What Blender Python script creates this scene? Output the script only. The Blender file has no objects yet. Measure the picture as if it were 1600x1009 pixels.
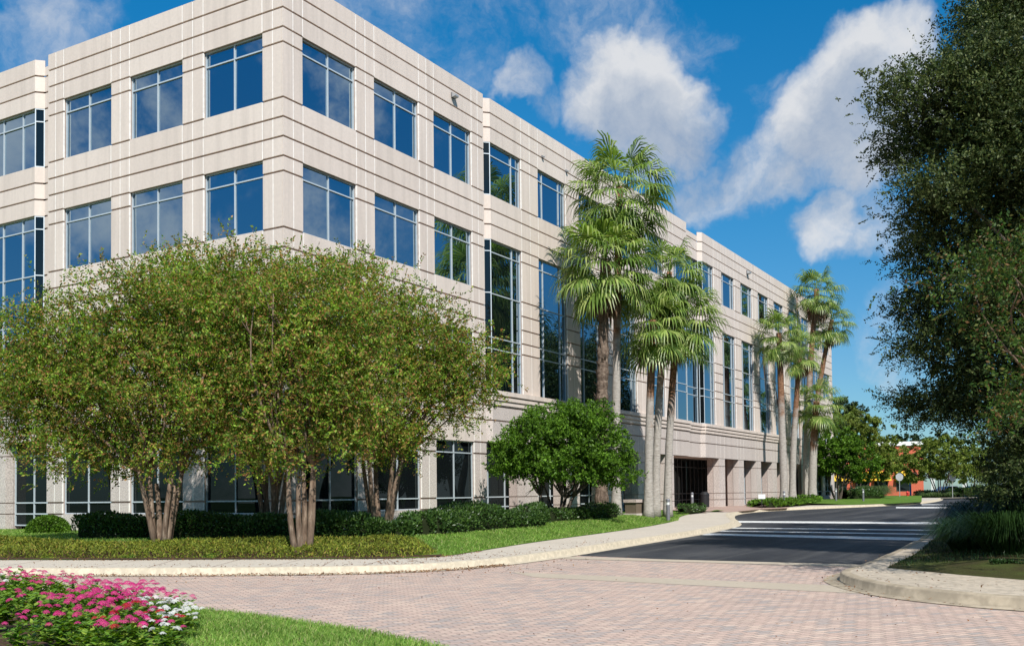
import bpy, bmesh, math, random
import numpy as np
from mathutils import Vector, Matrix
random.seed(7); RNG = np.random.default_rng(11)
sc = bpy.context.scene
COL = sc.collection
# ------------------------------------------------------------------ camera model (fitted to the photograph)
F, CY = 1565.699, 718.148
CR = np.array([0.50866666, -0.86088618, -0.01154207])
CU = np.array([-0.02279322, -0.02686657, 0.99937914])
CF = np.array([0.86066178, 0.50808777, 0.03328849])
EYE = np.array([-23.1358, -21.8339, 1.65])
FH = np.array([CF[0], CF[1]]); FH = FH / np.linalg.norm(FH)
def ray(px, py): return CF + (px - 800.0) / F * CR - (py - CY) / F * CU
def at(px, py, d): return EYE + d * ray(px, py)
def sstep(t):
    t = np.clip(t, 0.0, 1.0); return t * t * (3 - 2 * t)
def gz(x, y):                                   # road level: the street climbs gently towards the building
    d = (x - EYE[0]) * FH[0] + (y - EYE[1]) * FH[1]
    return 0.4 * np.clip((d - 22.0) / 53.0, 0, 1)
def hit(px, py, zf):
    d = ray(px, py); z = 0.0
    for _ in range(40):
        k = (z - EYE[2]) / d[2]; p = EYE + k * d
        z = 0.5 * z + 0.5 * float(zf(p[0], p[1]))
    return p[0], p[1]
def G(px, py, off=0.0): return hit(px, py, lambda x, y: gz(x, y) + off)
def col_at(px, d):                              # plan position at a picture column and a distance
    p = EYE + d * (CF + (px - 800.0) / F * CR); return float(p[0]), float(p[1])
# ------------------------------------------------------------------ object helpers
def link(o, parent=None):
    COL.objects.link(o)
    if parent is not None: o.parent = parent
    return o
def tag(o, label=None, cat=None, group=None, kind=None):
    if label: o['label'] = label
    if cat: o['category'] = cat
    if group: o['group'] = group
    if kind: o['kind'] = kind
    return o
def empty(name, loc, rz=0.0):
    o = bpy.data.objects.new(name, None); o.empty_display_size = 0.2
    o.location = loc; o.rotation_euler = (0, 0, rz); return link(o)
def np_mesh(name, V, Q, mat, parent=None, smooth=False, mi=None):
    """V (n,3) and Q (m,k) arrays -> one mesh object"""
    V = np.asarray(V, dtype=np.float32); Q = np.asarray(Q, dtype=np.int32)
    me = bpy.data.meshes.new(name); m, k = Q.shape
    me.vertices.add(len(V)); me.vertices.foreach_set('co', V.ravel())
    me.loops.add(m * k); me.loops.foreach_set('vertex_index', Q.ravel())
    me.polygons.add(m); me.polygons.foreach_set('loop_start', np.arange(0, m * k, k, dtype=np.int32))
    if smooth: me.polygons.foreach_set('use_smooth', np.ones(m, dtype=bool))
    for x in (mat if isinstance(mat, (list, tuple)) else [mat]): me.materials.append(x)
    if mi is not None: me.polygons.foreach_set('material_index', np.asarray(mi, dtype=np.int32))
    me.update(calc_edges=True)
    return link(bpy.data.objects.new(name, me), parent)
class MB:
    def __init__(s): s.v = []; s.f = []; s.m = []
    def face(s, pts, m=0):
        n = len(s.v); s.v += [tuple(map(float, p)) for p in pts]; s.f.append(tuple(range(n, n + len(pts)))); s.m.append(m)
    def hexa(s, p, m=0):                        # p: 4 bottom + 4 top corners
        n = len(s.v); s.v += [tuple(map(float, q)) for q in p]
        for f in ((3, 2, 1, 0), (4, 5, 6, 7), (0, 1, 5, 4), (1, 2, 6, 5), (2, 3, 7, 6), (3, 0, 4, 7)):
            s.f.append(tuple(n + i for i in f)); s.m.append(m)
    def box(s, x0, x1, y0, y1, z0, z1, m=0):
        s.hexa([(x0, y0, z0), (x1, y0, z0), (x1, y1, z0), (x0, y1, z0), (x0, y0, z1), (x1, y0, z1), (x1, y1, z1), (x0, y1, z1)], m)
    def tube(s, pts, rad, n=8, m=0, cap=True):
        pts = [np.array(p, float) for p in pts]; base = len(s.v); ref = np.array([0.3, 0.2, 0.93])
        for i, p in enumerate(pts):
            t = pts[min(i + 1, len(pts) - 1)] - pts[max(i - 1, 0)]; t = t / (np.linalg.norm(t) + 1e-9)
            u = np.cross(t, ref if abs(t @ ref) < 0.97 else np.array([1.0, 0, 0])); u /= np.linalg.norm(u); w = np.cross(t, u)
            r = rad[i] if hasattr(rad, '__len__') else rad
            for k in range(n):
                a = 2 * math.pi * k / n; s.v.append(tuple(p + r * (math.cos(a) * u + math.sin(a) * w)))
        for i in range(len(pts) - 1):
            for k in range(n):
                a = base + i * n + k; b = base + i * n + (k + 1) % n
                s.f.append((a, b, b + n, a + n)); s.m.append(m)
        if cap:
            s.f.append(tuple(base + k for k in range(n))[::-1]); s.m.append(m)
            q = base + (len(pts) - 1) * n; s.f.append(tuple(q + k for k in range(n))); s.m.append(m)
    def lathe(s, prof, c=(0, 0), n=20, m=0):
        base = len(s.v)
        for r, z in prof:
            for k in range(n):
                a = 2 * math.pi * k / n; s.v.append((c[0] + r * math.cos(a), c[1] + r * math.sin(a), z))
        for i in range(len(prof) - 1):
            for k in range(n):
                a = base + i * n + k; b = base + i * n + (k + 1) % n
                s.f.append((a, b, b + n, a + n)); s.m.append(m)
        s.f.append(tuple(base + k for k in range(n))[::-1]); s.m.append(m)
        q = base + (len(prof) - 1) * n; s.f.append(tuple(q + k for k in range(n))); s.m.append(m)
    def build(s, name, mat, parent=None, smooth=False):
        me = bpy.data.meshes.new(name); me.from_pydata(s.v, [], s.f)
        for x in (mat if isinstance(mat, (list, tuple)) else [mat]): me.materials.append(x)
        me.polygons.foreach_set('material_index', s.m)
        if smooth: me.polygons.foreach_set('use_smooth', [True] * len(s.f))
        me.update(); return link(bpy.data.objects.new(name, me), parent)
def copy_tree(o, parent=None):
    c = o.copy(); COL.objects.link(c)
    if parent is not None: c.parent = parent
    for ch in [q for q in bpy.data.objects if q.parent is o]: copy_tree(ch, c)
    return c
# ------------------------------------------------------------------ materials
def mat_new(name):
    m = bpy.data.materials.new(name); m.use_nodes = True; nt = m.node_tree; nt.nodes.clear()
    out = nt.nodes.new('ShaderNodeOutputMaterial'); return m, nt, out
def N(nt, t, **kw):
    n = nt.nodes.new(t)
    for k, v in kw.items(): setattr(n, k, v)
    return n
def ramp(nt, fac, stops, interp='LINEAR'):
    r = N(nt, 'ShaderNodeValToRGB'); r.color_ramp.interpolation = interp; e = r.color_ramp.elements
    while len(e) < len(stops): e.new(0.5)
    for i, (p, c) in enumerate(stops): e[i].position = p; e[i].color = (*c, 1)
    nt.links.new(fac, r.inputs[0]); return r.outputs[0]
def noise(nt, vec, scale, detail=4, rough=0.55):
    n = N(nt, 'ShaderNodeTexNoise'); n.inputs['Scale'].default_value = scale; n.inputs['Detail'].default_value = detail
    n.inputs['Roughness'].default_value = rough
    if vec is not None: nt.links.new(vec, n.inputs['Vector'])
    return n.outputs['Fac']
def mixc(nt, fac, a, b, mode='MIX'):
    m = N(nt, 'ShaderNodeMix', data_type='RGBA', blend_type=mode)
    for v, k in ((fac, 0), (a, 6), (b, 7)):
        if hasattr(v, 'is_linked') or hasattr(v, 'links'): nt.links.new(v, m.inputs[k])
        else: m.inputs[k].default_value = v if k == 0 else (*v, 1)
    return m.outputs[2]
def principled(nt, out, col, rough=0.7, spec=0.3, metal=0.0, bump=None, bstr=0.3, bdist=0.01):
    b = N(nt, 'ShaderNodeBsdfPrincipled')
    if hasattr(col, 'links'): nt.links.new(col, b.inputs['Base Color'])
    else: b.inputs['Base Color'].default_value = (*col, 1)
    b.inputs['Roughness'].default_value = rough; b.inputs['Metallic'].default_value = metal
    b.inputs['Specular IOR Level'].default_value = spec
    if bump is not None:
        bm = N(nt, 'ShaderNodeBump'); bm.inputs['Strength'].default_value = bstr; bm.inputs['Distance'].default_value = bdist
        nt.links.new(bump, bm.inputs['Height']); nt.links.new(bm.outputs[0], b.inputs['Normal'])
    nt.links.new(b.outputs[0], out.inputs[0]); return b
def geo_pos(nt): return N(nt, 'ShaderNodeNewGeometry').outputs['Position']
def mapping(nt, vec, scale=(1, 1, 1), rot=(0, 0, 0), loc=(0, 0, 0)):
    m = N(nt, 'ShaderNodeMapping'); m.inputs['Scale'].default_value = scale; m.inputs['Rotation'].default_value = rot; m.inputs['Location'].default_value = loc
    nt.links.new(vec, m.inputs[0]); return m.outputs[0]
def plain(name, col, rough=0.6, spec=0.3, metal=0.0, var=0.12, scale=6.0):
    m, nt, out = mat_new(name); p = geo_pos(nt); n = noise(nt, p, scale, 5)
    c0 = tuple(max(0, c * (1 - var)) for c in col); c1 = tuple(min(1, c * (1 + var)) for c in col)
    principled(nt, out, ramp(nt, n, [(0.3, c0), (0.7, c1)]), rough, spec, metal); return m
def concrete(name, col, speck=0.0, stain=0.12, spscale=60, streak=True, panel=0.0):
    m, nt, out = mat_new(name); p = geo_pos(nt)
    big = noise(nt, p, 0.45, 5); fine = noise(nt, p, 9, 5, 0.65); sp = noise(nt, p, spscale, 2, 0.6)
    c = ramp(nt, big, [(0.3, tuple(x * (1 - stain * .6) for x in col)), (0.7, tuple(x * (1 + stain * .4) for x in col))])
    c = mixc(nt, 0.5, c, ramp(nt, fine, [(0.3, tuple(x * (1 - stain) for x in col)), (0.7, tuple(min(1, x * (1 + stain)) for x in col))]))
    if streak:
        st = noise(nt, mapping(nt, p, (2.6, 2.6, 0.16)), 1.0, 5, 0.6)
        c = mixc(nt, ramp(nt, st, [(0.47, (0, 0, 0)), (0.75, (0.6, 0.6, 0.6))]), c, tuple(x * 0.72 for x in col))
    if panel:
        g = N(nt, 'ShaderNodeNewGeometry'); c = mixc(nt, 1.0, c, ramp(nt, g.outputs['Random Per Island'], [(0, (1 - panel, 1 - panel * 1.15, 1 - panel * 1.25)), (1, (1 + panel * .5,) * 3)]), 'MULTIPLY')
    if speck:
        c = mixc(nt, ramp(nt, sp, [(0.44, (speck,) * 3), (0.56, (0, 0, 0))]), c, tuple(x * 0.55 for x in col))
    principled(nt, out, c, 0.85, 0.2, 0, fine, 0.25, 0.004); return m
M = {}
M['precast'] = concrete('precast_concrete', (0.665, 0.575, 0.51), stain=0.10, panel=.05)
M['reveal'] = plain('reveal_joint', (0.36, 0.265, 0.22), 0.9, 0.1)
M['sealant'] = plain('joint_sealant', (0.90, 0.85, 0.80), 0.7, 0.2)
M['granite'] = concrete('granite_base', (0.63, 0.555, 0.51), speck=0.65, stain=0.10, spscale=24)
M['pink_granite'] = concrete('pink_granite_side', (0.57, 0.475, 0.43), speck=0.7, stain=0.1, spscale=24)
M['roofing'] = plain('roof_gravel', (0.3, 0.29, 0.27), 0.9)
M['alu'] = plain('aluminium_frame', (0.50, 0.56, 0.60), 0.45, 0.4, 0.15, 0.05)
M['dark_alu'] = plain('dark_frame', (0.07, 0.075, 0.08), 0.4, 0.4, 0.2, 0.05)
M['sidewalk'] = concrete('pavement_concrete', (0.55, 0.49, 0.41), speck=0.25, stain=0.16, spscale=30, streak=False)
M['sidewalk_tan'] = concrete('tan_pavement_concrete', (0.50, 0.425, 0.33), speck=0.35, stain=0.22, spscale=9, streak=False)
M['kerbstone'] = concrete('kerb_concrete', (0.55, 0.475, 0.355), speck=.35, stain=0.22, spscale=7, streak=False)
M['kerb_stained'] = concrete('stained_kerb_concrete', (0.43, 0.355, 0.255), speck=.5, stain=0.3, spscale=3.2, streak=False)
M['gutter'] = concrete('header_concrete', (0.46, 0.39, 0.30), stain=0.16, streak=False)
M['black'] = plain('black_plastic', (0.02, 0.02, 0.022), 0.5)
M['bollard'] = plain('bollard_metal', (0.20, 0.20, 0.22), 0.5, 0.4, 0.4)
M['bollard_lens'] = plain('bollard_lens', (0.7, 0.72, 0.72), 0.3)
M['white'] = plain('white_paint', (0.78, 0.78, 0.76), 0.6)
M['red'] = plain('red_paint', (0.55, 0.03, 0.03), 0.45)
M['redwall'] = plain('red_stucco', (0.50, 0.12, 0.07), 0.85, 0.15)
M['yellow'] = plain('yellow_awning', (0.66, 0.42, 0.04), 0.8, 0.1)
M['blue'] = plain('blue_paint', (0.03, 0.17, 0.55), 0.5)
M['steel'] = plain('galvanised_steel', (0.42, 0.43, 0.44), 0.5, 0.4, 0.4)
M['soil'] = plain('mulch_soil', (0.075, 0.045, 0.03), 0.95, 0.1, 0, 0.5, 22)
M['darkglass'] = None
def glass(name, refl, dark, bodyc, minf=0.28):
    m, nt, out = mat_new(name)
    g = N(nt, 'ShaderNodeBsdfGlossy'); g.inputs['Roughness'].default_value = 0.0; g.inputs['Color'].default_value = (*refl, 1)
    d = N(nt, 'ShaderNodeBsdfDiffuse'); d.inputs['Color'].default_value = (*bodyc, 1)
    lw = N(nt, 'ShaderNodeLayerWeight'); lw.inputs['Blend'].default_value = 0.35
    mr = N(nt, 'ShaderNodeMapRange'); mr.inputs['To Min'].default_value = minf; mr.inputs['To Max'].default_value = 0.95 if minf > .3 else 0.26
    nt.links.new(lw.outputs['Fresnel'], mr.inputs['Value'])
    mx = N(nt, 'ShaderNodeMixShader'); nt.links.new(mr.outputs[0], mx.inputs[0]); nt.links.new(d.outputs[0], mx.inputs[1]); nt.links.new(g.outputs[0], mx.inputs[2])
    # gentle waviness of the panes
    p = geo_pos(nt); n = noise(nt, p, 0.7, 1); bm = N(nt, 'ShaderNodeBump'); bm.inputs['Strength'].default_value = 0.05; bm.inputs['Distance'].default_value = 0.02
    nt.links.new(n, bm.inputs['Height']); nt.links.new(bm.outputs[0], g.inputs['Normal'])
    nt.links.new(mx.outputs[0], out.inputs[0]); return m
M['glass'] = glass('reflective_window_glass', (0.50, 0.66, 0.80), 0, (0.006, 0.010, 0.014), 0.55)
M['ground_glass'] = glass('dark_ground_floor_glass', (0.42, 0.52, 0.54), 0, (0.006, 0.008, 0.009), 0.06)
def leafmat(name, stops, transl=0.3, rough=0.45, var=0.35, vscale=0.6, spec=0.25, tint=None):
    m, nt, out = mat_new(name); g = N(nt, 'ShaderNodeNewGeometry')
    c = ramp(nt, g.outputs['Random Per Island'], stops)
    n = noise(nt, g.outputs['Position'], vscale, 3)
    c = mixc(nt, 1.0, c, ramp(nt, n, [(0.3, (1 - var,) * 3), (0.7, (1 + var * .5,) * 3)]), 'MULTIPLY')
    if tint:
        n2 = noise(nt, g.outputs['Position'], vscale * 1.9, 4, 0.6)
        c = mixc(nt, ramp(nt, n2, [(0.53, (0, 0, 0)), (0.70, (tint[1],) * 3)]), c, tint[0])
    b = N(nt, 'ShaderNodeBsdfPrincipled'); nt.links.new(c, b.inputs['Base Color']); b.inputs['Roughness'].default_value = rough
    b.inputs['Specular IOR Level'].default_value = spec
    t = N(nt, 'ShaderNodeBsdfTranslucent'); hs = N(nt, 'ShaderNodeHueSaturation'); hs.inputs['Saturation'].default_value = 1.15; hs.inputs['Value'].default_value = 1.25
    nt.links.new(c, hs.inputs['Color']); nt.links.new(hs.outputs[0], t.inputs['Color'])
    mx = N(nt, 'ShaderNodeMixShader'); mx.inputs[0].default_value = transl
    nt.links.new(b.outputs[0], mx.inputs[1]); nt.links.new(t.outputs[0], mx.inputs[2]); nt.links.new(mx.outputs[0], out.inputs[0]); return m
M['myrtle'] = leafmat('crape_myrtle_leaf', [(0, (0.05, 0.125, 0.013)), (0.3, (0.13, 0.26, 0.026)), (0.6, (0.32, 0.46, 0.05)), (0.74, (0.33, 0.29, 0.065)), (0.87, (0.36, 0.17, 0.06)), (1, (0.42, 0.27, 0.10))], 0.38, 0.5, 0.5, 1.2, 0.25, ((0.27, 0.18, 0.08), 0.5))
M['ligustrum'] = leafmat('glossy_green_leaf', [(0, (0.035, 0.09, 0.008)), (0.5, (0.085, 0.18, 0.015)), (1, (0.16, 0.30, 0.03))], 0.25, 0.5, 0.4, 1.6, 0.2)
M['oak'] = leafmat('oak_leaf', [(0, (0.02, 0.038, 0.010)), (0.5, (0.05, 0.08, 0.02)), (1, (0.15, 0.175, 0.06))], 0.2, 0.5, 0.4, 1.0, 0.2)
M['dark_myrtle'] = leafmat('deep_green_crape_leaf', [(0, (0.02, 0.055, 0.010)), (0.6, (0.06, 0.12, 0.018)), (0.8, (0.12, 0.16, 0.03)), (0.9, (0.14, 0.07, 0.03)), (1, (0.20, 0.12, 0.05))], 0.25, 0.5, 0.35, 1.2, 0.2)
M['farleaf'] = leafmat('distant_tree_leaf', [(0, (0.08, 0.13, 0.02)), (0.5, (0.17, 0.24, 0.04)), (1, (0.27, 0.32, 0.06))], 0.25, 0.5, 0.35, 0.4, 0.2, ((0.15, 0.11, 0.04), 0.5))
M['pine'] = leafmat('dark_distant_leaf', [(0, (0.02, 0.04, 0.015)), (1, (0.05, 0.085, 0.03))], 0.15)
M['hedge'] = leafmat('hedge_leaf', [(0, (0.02, 0.055, 0.012)), (0.6, (0.05, 0.105, 0.02)), (1, (0.10, 0.18, 0.035))], 0.2, 0.4, 0.3, 1.4, 0.4)
M['juniper'] = leafmat('juniper_ground_cover', [(0, (0.065, 0.09, 0.013)), (0.5, (0.16, 0.20, 0.024)), (0.85, (0.27, 0.30, 0.04)), (1, (0.30, 0.20, 0.05))], 0.2, 0.6, 0.35, 1.1, 0.15)
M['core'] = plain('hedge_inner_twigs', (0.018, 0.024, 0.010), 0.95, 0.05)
M['palm'] = leafmat('palm_frond', [(0, (0.09, 0.165, 0.03)), (0.6, (0.22, 0.325, 0.065)), (1, (0.44, 0.50, 0.17))], 0.35, 0.38, 0.25, 0.7, 0.5)
M['deadpalm'] = leafmat('dead_palm_frond', [(0, (0.09, 0.05, 0.028)), (0.6, (0.20, 0.125, 0.075)), (1, (0.33, 0.25, 0.17))], 0.15, 0.8)
M['grass'] = leafmat('lawn_blade', [(0, (0.12, 0.24, 0.034)), (0.6, (0.22, 0.385, 0.06)), (0.9, (0.34, 0.43, 0.11)), (1, (0.52, 0.47, 0.22))], 0.3, 0.5, 0.3, 1.2)
M['lily'] = leafmat('lily_turf_blade', [(0, (0.012, 0.03, 0.008)), (1, (0.04, 0.085, 0.02))], 0.2, 0.4)
M['fountain'] = leafmat('ornamental_grass_blade', [(0, (0.06, 0.11, 0.04)), (1, (0.16, 0.22, 0.09))], 0.3, 0.5)
M['litter'] = leafmat('fallen_leaf', [(0, (0.12, 0.05, 0.025)), (0.6, (0.26, 0.12, 0.05)), (1, (0.36, 0.22, 0.11))], 0.1, 0.8)
M['pentaleaf'] = leafmat('flower_bed_leaf', [(0, (0.07, 0.16, 0.02)), (0.5, (0.15, 0.29, 0.035)), (1, (0.33, 0.42, 0.06))], 0.3, 0.45, 0.25, 3.0)
def petal(name, a, b): return leafmat(name, [(0, a), (1, b)], 0.25, 0.6, 0.15, 8)
M['pink'] = petal('pink_petal', (0.46, 0.012, 0.13), (0.76, 0.075, 0.29))
M['crimson'] = petal('crimson_petal', (0.42, 0.008, 0.02), (0.60, 0.02, 0.06))
M['rose'] = petal('rose_petal', (0.48, 0.02, 0.12), (0.66, 0.06, 0.22))
M['whitep'] = petal('white_petal', (0.70, 0.68, 0.66), (0.85, 0.84, 0.80))
def barkmat(name, c0, c1, c2, sc=(14, 14, 2.5), bstr=0.6):
    m, nt, out = mat_new(name); p = geo_pos(nt); n = noise(nt, mapping(nt, p, sc), 1.0, 6, 0.65); n2 = noise(nt, p, 2.2, 4)
    c = ramp(nt, n, [(0.3, c0), (0.55, c1), (0.75, c2)]); c = mixc(nt, 1.0, c, ramp(nt, n2, [(0.3, (0.75,) * 3), (0.7, (1.15,) * 3)]), 'MULTIPLY')
    principled(nt, out, c, 0.85, 0.15, 0, n, bstr, 0.02); return m
M['mbark'] = barkmat('peeling_smooth_bark', (0.085, 0.055, 0.038), (0.195, 0.14, 0.10), (0.42, 0.34, 0.26), (11, 11, 3.0), .8)
M['obark'] = barkmat('oak_bark', (0.04, 0.032, 0.025), (0.10, 0.08, 0.065), (0.17, 0.145, 0.12))
def palmbark(name, rough_below):
    m, nt, out = mat_new(name); tc = N(nt, 'ShaderNodeTexCoord'); sx = N(nt, 'ShaderNodeSeparateXYZ'); nt.links.new(tc.outputs['Generated'], sx.inputs[0])
    p = geo_pos(nt); n = noise(nt, mapping(nt, p, (5, 5, 16)), 1.0, 5, 0.7); n2 = noise(nt, p, 1.6, 4)
    grey = ramp(nt, n, [(0.3, (0.24, 0.215, 0.19)), (0.7, (0.47, 0.435, 0.395))]); red = ramp(nt, n, [(0.35, (0.11, 0.055, 0.03)), (0.7, (0.34, 0.19, 0.115))])
    ad = N(nt, 'ShaderNodeMath', operation='MULTIPLY_ADD'); nt.links.new(n2, ad.inputs[0]); ad.inputs[1].default_value = 0.45; nt.links.new(sx.outputs[2], ad.inputs[2])
    c = mixc(nt, ramp(nt, ad.outputs[0], [(rough_below + 0.16, (0, 0, 0)), (rough_below + 0.32, (1, 1, 1))]), grey, red)
    principled(nt, out, c, 0.9, 0.1, 0, n, 0.5, 0.03); return m
M['palmbark'] = palmbark('smooth_palm_bark', 0.55); M['bootbark'] = barkmat('palm_bark_with_old_leaf_bases', (0.05, 0.035, 0.025), (0.17, 0.125, 0.095), (0.33, 0.26, 0.20), (9, 9, 9), 0.9)
# paving bricks
def pavers():
    m, nt, out = mat_new('brick_pavers'); p = geo_pos(nt)
    v = mapping(nt, p, (1, 1, 1), (0, 0, math.radians(34)))
    def brick(scale_v):
        b = N(nt, 'ShaderNodeTexBrick'); b.inputs['Scale'].default_value = 1.0; b.inputs['Brick Width'].default_value = 0.215; b.inputs['Row Height'].default_value = 0.108
        b.inputs['Mortar Size'].default_value = 0.007; b.inputs['Mortar Smooth'].default_value = 0.3; b.inputs['Bias'].default_value = 0.0
        b.inputs['Color1'].default_value = (0, 0, 0, 1); b.inputs['Color2'].default_value = (1, 1, 1, 1); b.inputs['Mortar'].default_value = (0.5, 0.5, 0.5, 1)
        nt.links.new(scale_v, b.inputs['Vector']); return b
    b = brick(v); big = noise(nt, p, 0.35, 4); fine = noise(nt, p, 26, 4, 0.7)
    c = ramp(nt, b.outputs['Color'], [(0.0, (0.40, 0.35, 0.315)), (0.14, (0.455, 0.375, 0.33)), (0.30, (0.51, 0.385, 0.32)), (0.7, (0.56, 0.41, 0.335)), (1, (0.63, 0.485, 0.39))])
    c = mixc(nt, 1.0, c, ramp(nt, big, [(0.3, (0.93, 0.93, 0.94)), (0.7, (1.05, 1.04, 1.03))]), 'MULTIPLY')
    c = mixc(nt, 1.0, c, ramp(nt, fine, [(0.25, (0.82,) * 3), (0.75, (1.14,) * 3)]), 'MULTIPLY')
    stn = noise(nt, p, 0.9, 6, .7); c = mixc(nt, ramp(nt, stn, [(0.56, (0, 0, 0)), (0.74, (.45, .45, .45))]), c, (.30, .25, .21))
    c = mixc(nt, b.outputs['Fac'], c, (0.17, 0.14, 0.12))
    iv = N(nt, 'ShaderNodeMath', operation='SUBTRACT'); iv.inputs[0].default_value = 1.0; nt.links.new(b.outputs['Fac'], iv.inputs[1])
    principled(nt, out, c, 0.85, 0.2, 0, iv.outputs[0], 0.5, 0.006); return m
M['pavers'] = pavers()
def asphalt():
    m, nt, out = mat_new('asphalt'); p = geo_pos(nt)
    a = noise(nt, mapping(nt, p, (0.10, 0.35, 1), (0, 0, math.radians(8))), 1.0, 5, 0.6); f = noise(nt, p, 40, 3, 0.7); f2 = noise(nt, p, 2.5, 4)
    c = ramp(nt, a, [(0.35, (0.022, 0.023, 0.026)), (0.55, (0.04, 0.041, 0.045)), (0.72, (0.085, 0.084, 0.084))])
    tr = noise(nt, mapping(nt, p, (0.05, 1.5, 1), (0, 0, math.radians(-12))), 1.0, 4, 0.6); c = mixc(nt, ramp(nt, tr, [(0.5, (0, 0, 0)), (0.66, (0.5, 0.5, 0.5))]), c, (0.095, 0.093, 0.09)); c = mixc(nt, 1.0, c, ramp(nt, f, [(0.3, (0.7,) * 3), (0.7, (1.35,) * 3)]), 'MULTIPLY'); c = mixc(nt, 1.0, c, ramp(nt, f2, [(0.3, (0.85,) * 3), (0.7, (1.12,) * 3)]), 'MULTIPLY')
    principled(nt, out, c, 0.8, 0.25, 0, f, 0.4, 0.008); return m
M['asphalt'] = asphalt()
def linepaint():
    m, nt, out = mat_new('road_marking_paint'); p = geo_pos(nt); n = noise(nt, p, 7, 6, 0.75)
    principled(nt, out, ramp(nt, n, [(0.33, (0.22, 0.22, 0.22)), (0.47, (0.70, 0.70, 0.68)), (0.8, (0.80, 0.80, 0.78))]), 0.7, 0.2); return m
M['paint'] = linepaint()
def lawnmat(name, a, b, c3, thatch):
    m, nt, out = mat_new(name); p = geo_pos(nt); n = noise(nt, p, 1.1, 5, 0.6); f = noise(nt, mapping(nt, p, (1, 1, 1)), 34, 4, 0.7)
    c = ramp(nt, n, [(0.3, a), (0.55, b), (0.75, c3)]); c = mixc(nt, 1.0, c, ramp(nt, f, [(0.25, (0.55,) * 3), (0.75, (1.35,) * 3)]), 'MULTIPLY')
    principled(nt, out, c, 0.9, 0.1, 0, f, 0.8, 0.03); return m
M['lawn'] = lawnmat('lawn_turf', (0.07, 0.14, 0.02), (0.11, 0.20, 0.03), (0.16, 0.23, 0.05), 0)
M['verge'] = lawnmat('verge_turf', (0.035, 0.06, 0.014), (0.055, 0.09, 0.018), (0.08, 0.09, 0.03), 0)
M['vergesoil'] = lawnmat('dark_verge_soil', (0.05, 0.035, 0.022), (0.06, 0.065, 0.02), (0.075, 0.10, 0.025), 0)  # dark mulch and soil, patched with green
M['plaza'] = concrete('plaza_brick', (0.42, 0.30, 0.25), speck=0.4, stain=0.15, spscale=10, streak=False)
# ------------------------------------------------------------------ sheets that follow the ground
def sheet(name, poly, zf, mat, step=None, thick=None, kind='structure', cut_d=(22.0, 75.0)):
    bm = bmesh.new(); vs = [bm.verts.new((x, y, 0)) for x, y in poly]; bm.faces.new(vs)
    xs = [p[0] for p in poly]; ys = [p[1] for p in poly]
    def cut(co, no): bmesh.ops.bisect_plane(bm, geom=bm.verts[:] + bm.edges[:] + bm.faces[:], plane_co=co, plane_no=no, dist=1e-4)
    for d in cut_d: cut((EYE[0] + d * FH[0], EYE[1] + d * FH[1], 0), (FH[0], FH[1], 0))
    if step:
        x = min(xs) + step
        while x < max(xs): cut((x, 0, 0), (1, 0, 0)); x += step
        y = min(ys) + step
        while y < max(ys): cut((0, y, 0), (0, 1, 0)); y += step
    for v in bm.verts: v.co.z = float(zf(v.co.x, v.co.y))
    bmesh.ops.recalc_face_normals(bm, faces=bm.faces)
    for f in bm.faces:
        if f.normal.z < 0: f.normal_flip()
    if step: bmesh.ops.triangulate(bm, faces=[f for f in bm.faces if len(f.verts) > 4])
    me = bpy.data.meshes.new(name); bm.to_mesh(me); bm.free(); me.materials.append(mat)
    o = link(bpy.data.objects.new(name, me)); o['kind'] = kind; return o
def resample(poly, step):
    out = [poly[0]]
    for a, b in zip(poly[:-1], poly[1:]):
        L = math.hypot(b[0] - a[0], b[1] - a[1]); n = max(1, int(L / step))
        for i in range(1, n + 1): out.append((a[0] + (b[0] - a[0]) * i / n, a[1] + (b[1] - a[1]) * i / n))
    return out
def chaikin(poly, n=2):
    for _ in range(n):
        o = [poly[0]]
        for a, b in zip(poly[:-1], poly[1:]):
            o.append((a[0] * .75 + b[0] * .25, a[1] * .75 + b[1] * .25)); o.append((a[0] * .25 + b[0] * .75, a[1] * .25 + b[1] * .75))
        o.append(poly[-1]); poly = o
    return poly
def offset(poly, w):                              # to the left of travel
    out = []
    for i in range(len(poly)):
        a = poly[max(i - 1, 0)]; b = poly[min(i + 1, len(poly) - 1)]; dx, dy = b[0] - a[0], b[1] - a[1]; L = math.hypot(dx, dy) + 1e-9
        out.append((poly[i][0] - dy / L * w, poly[i][1] + dx / L * w))
    return out
def sweep(name, poly, prof, zf, mat, sgn=1, kind='structure'):
    V = []; Q = []; rows = [offset(poly, sgn * o) for o, _ in prof]; n = len(poly)
    for (o, z), r in zip(prof, rows):
        for p, q in zip(poly, r): V.append((q[0], q[1], float(zf(p[0], p[1])) + z))
    for j in range(len(prof) - 1):
        for i in range(n - 1):
            a = j * n + i; f = (a, a + 1, a + n + 1, a + n); Q.append(f if sgn > 0 else f[::-1])
    o = np_mesh(name, V, Q, mat); o['kind'] = kind; return o
KERB = [(-0.30, 0.010), (-0.02, 0.016), (0.0, 0.13), (0.025, 0.15), (0.17, 0.154)]
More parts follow.
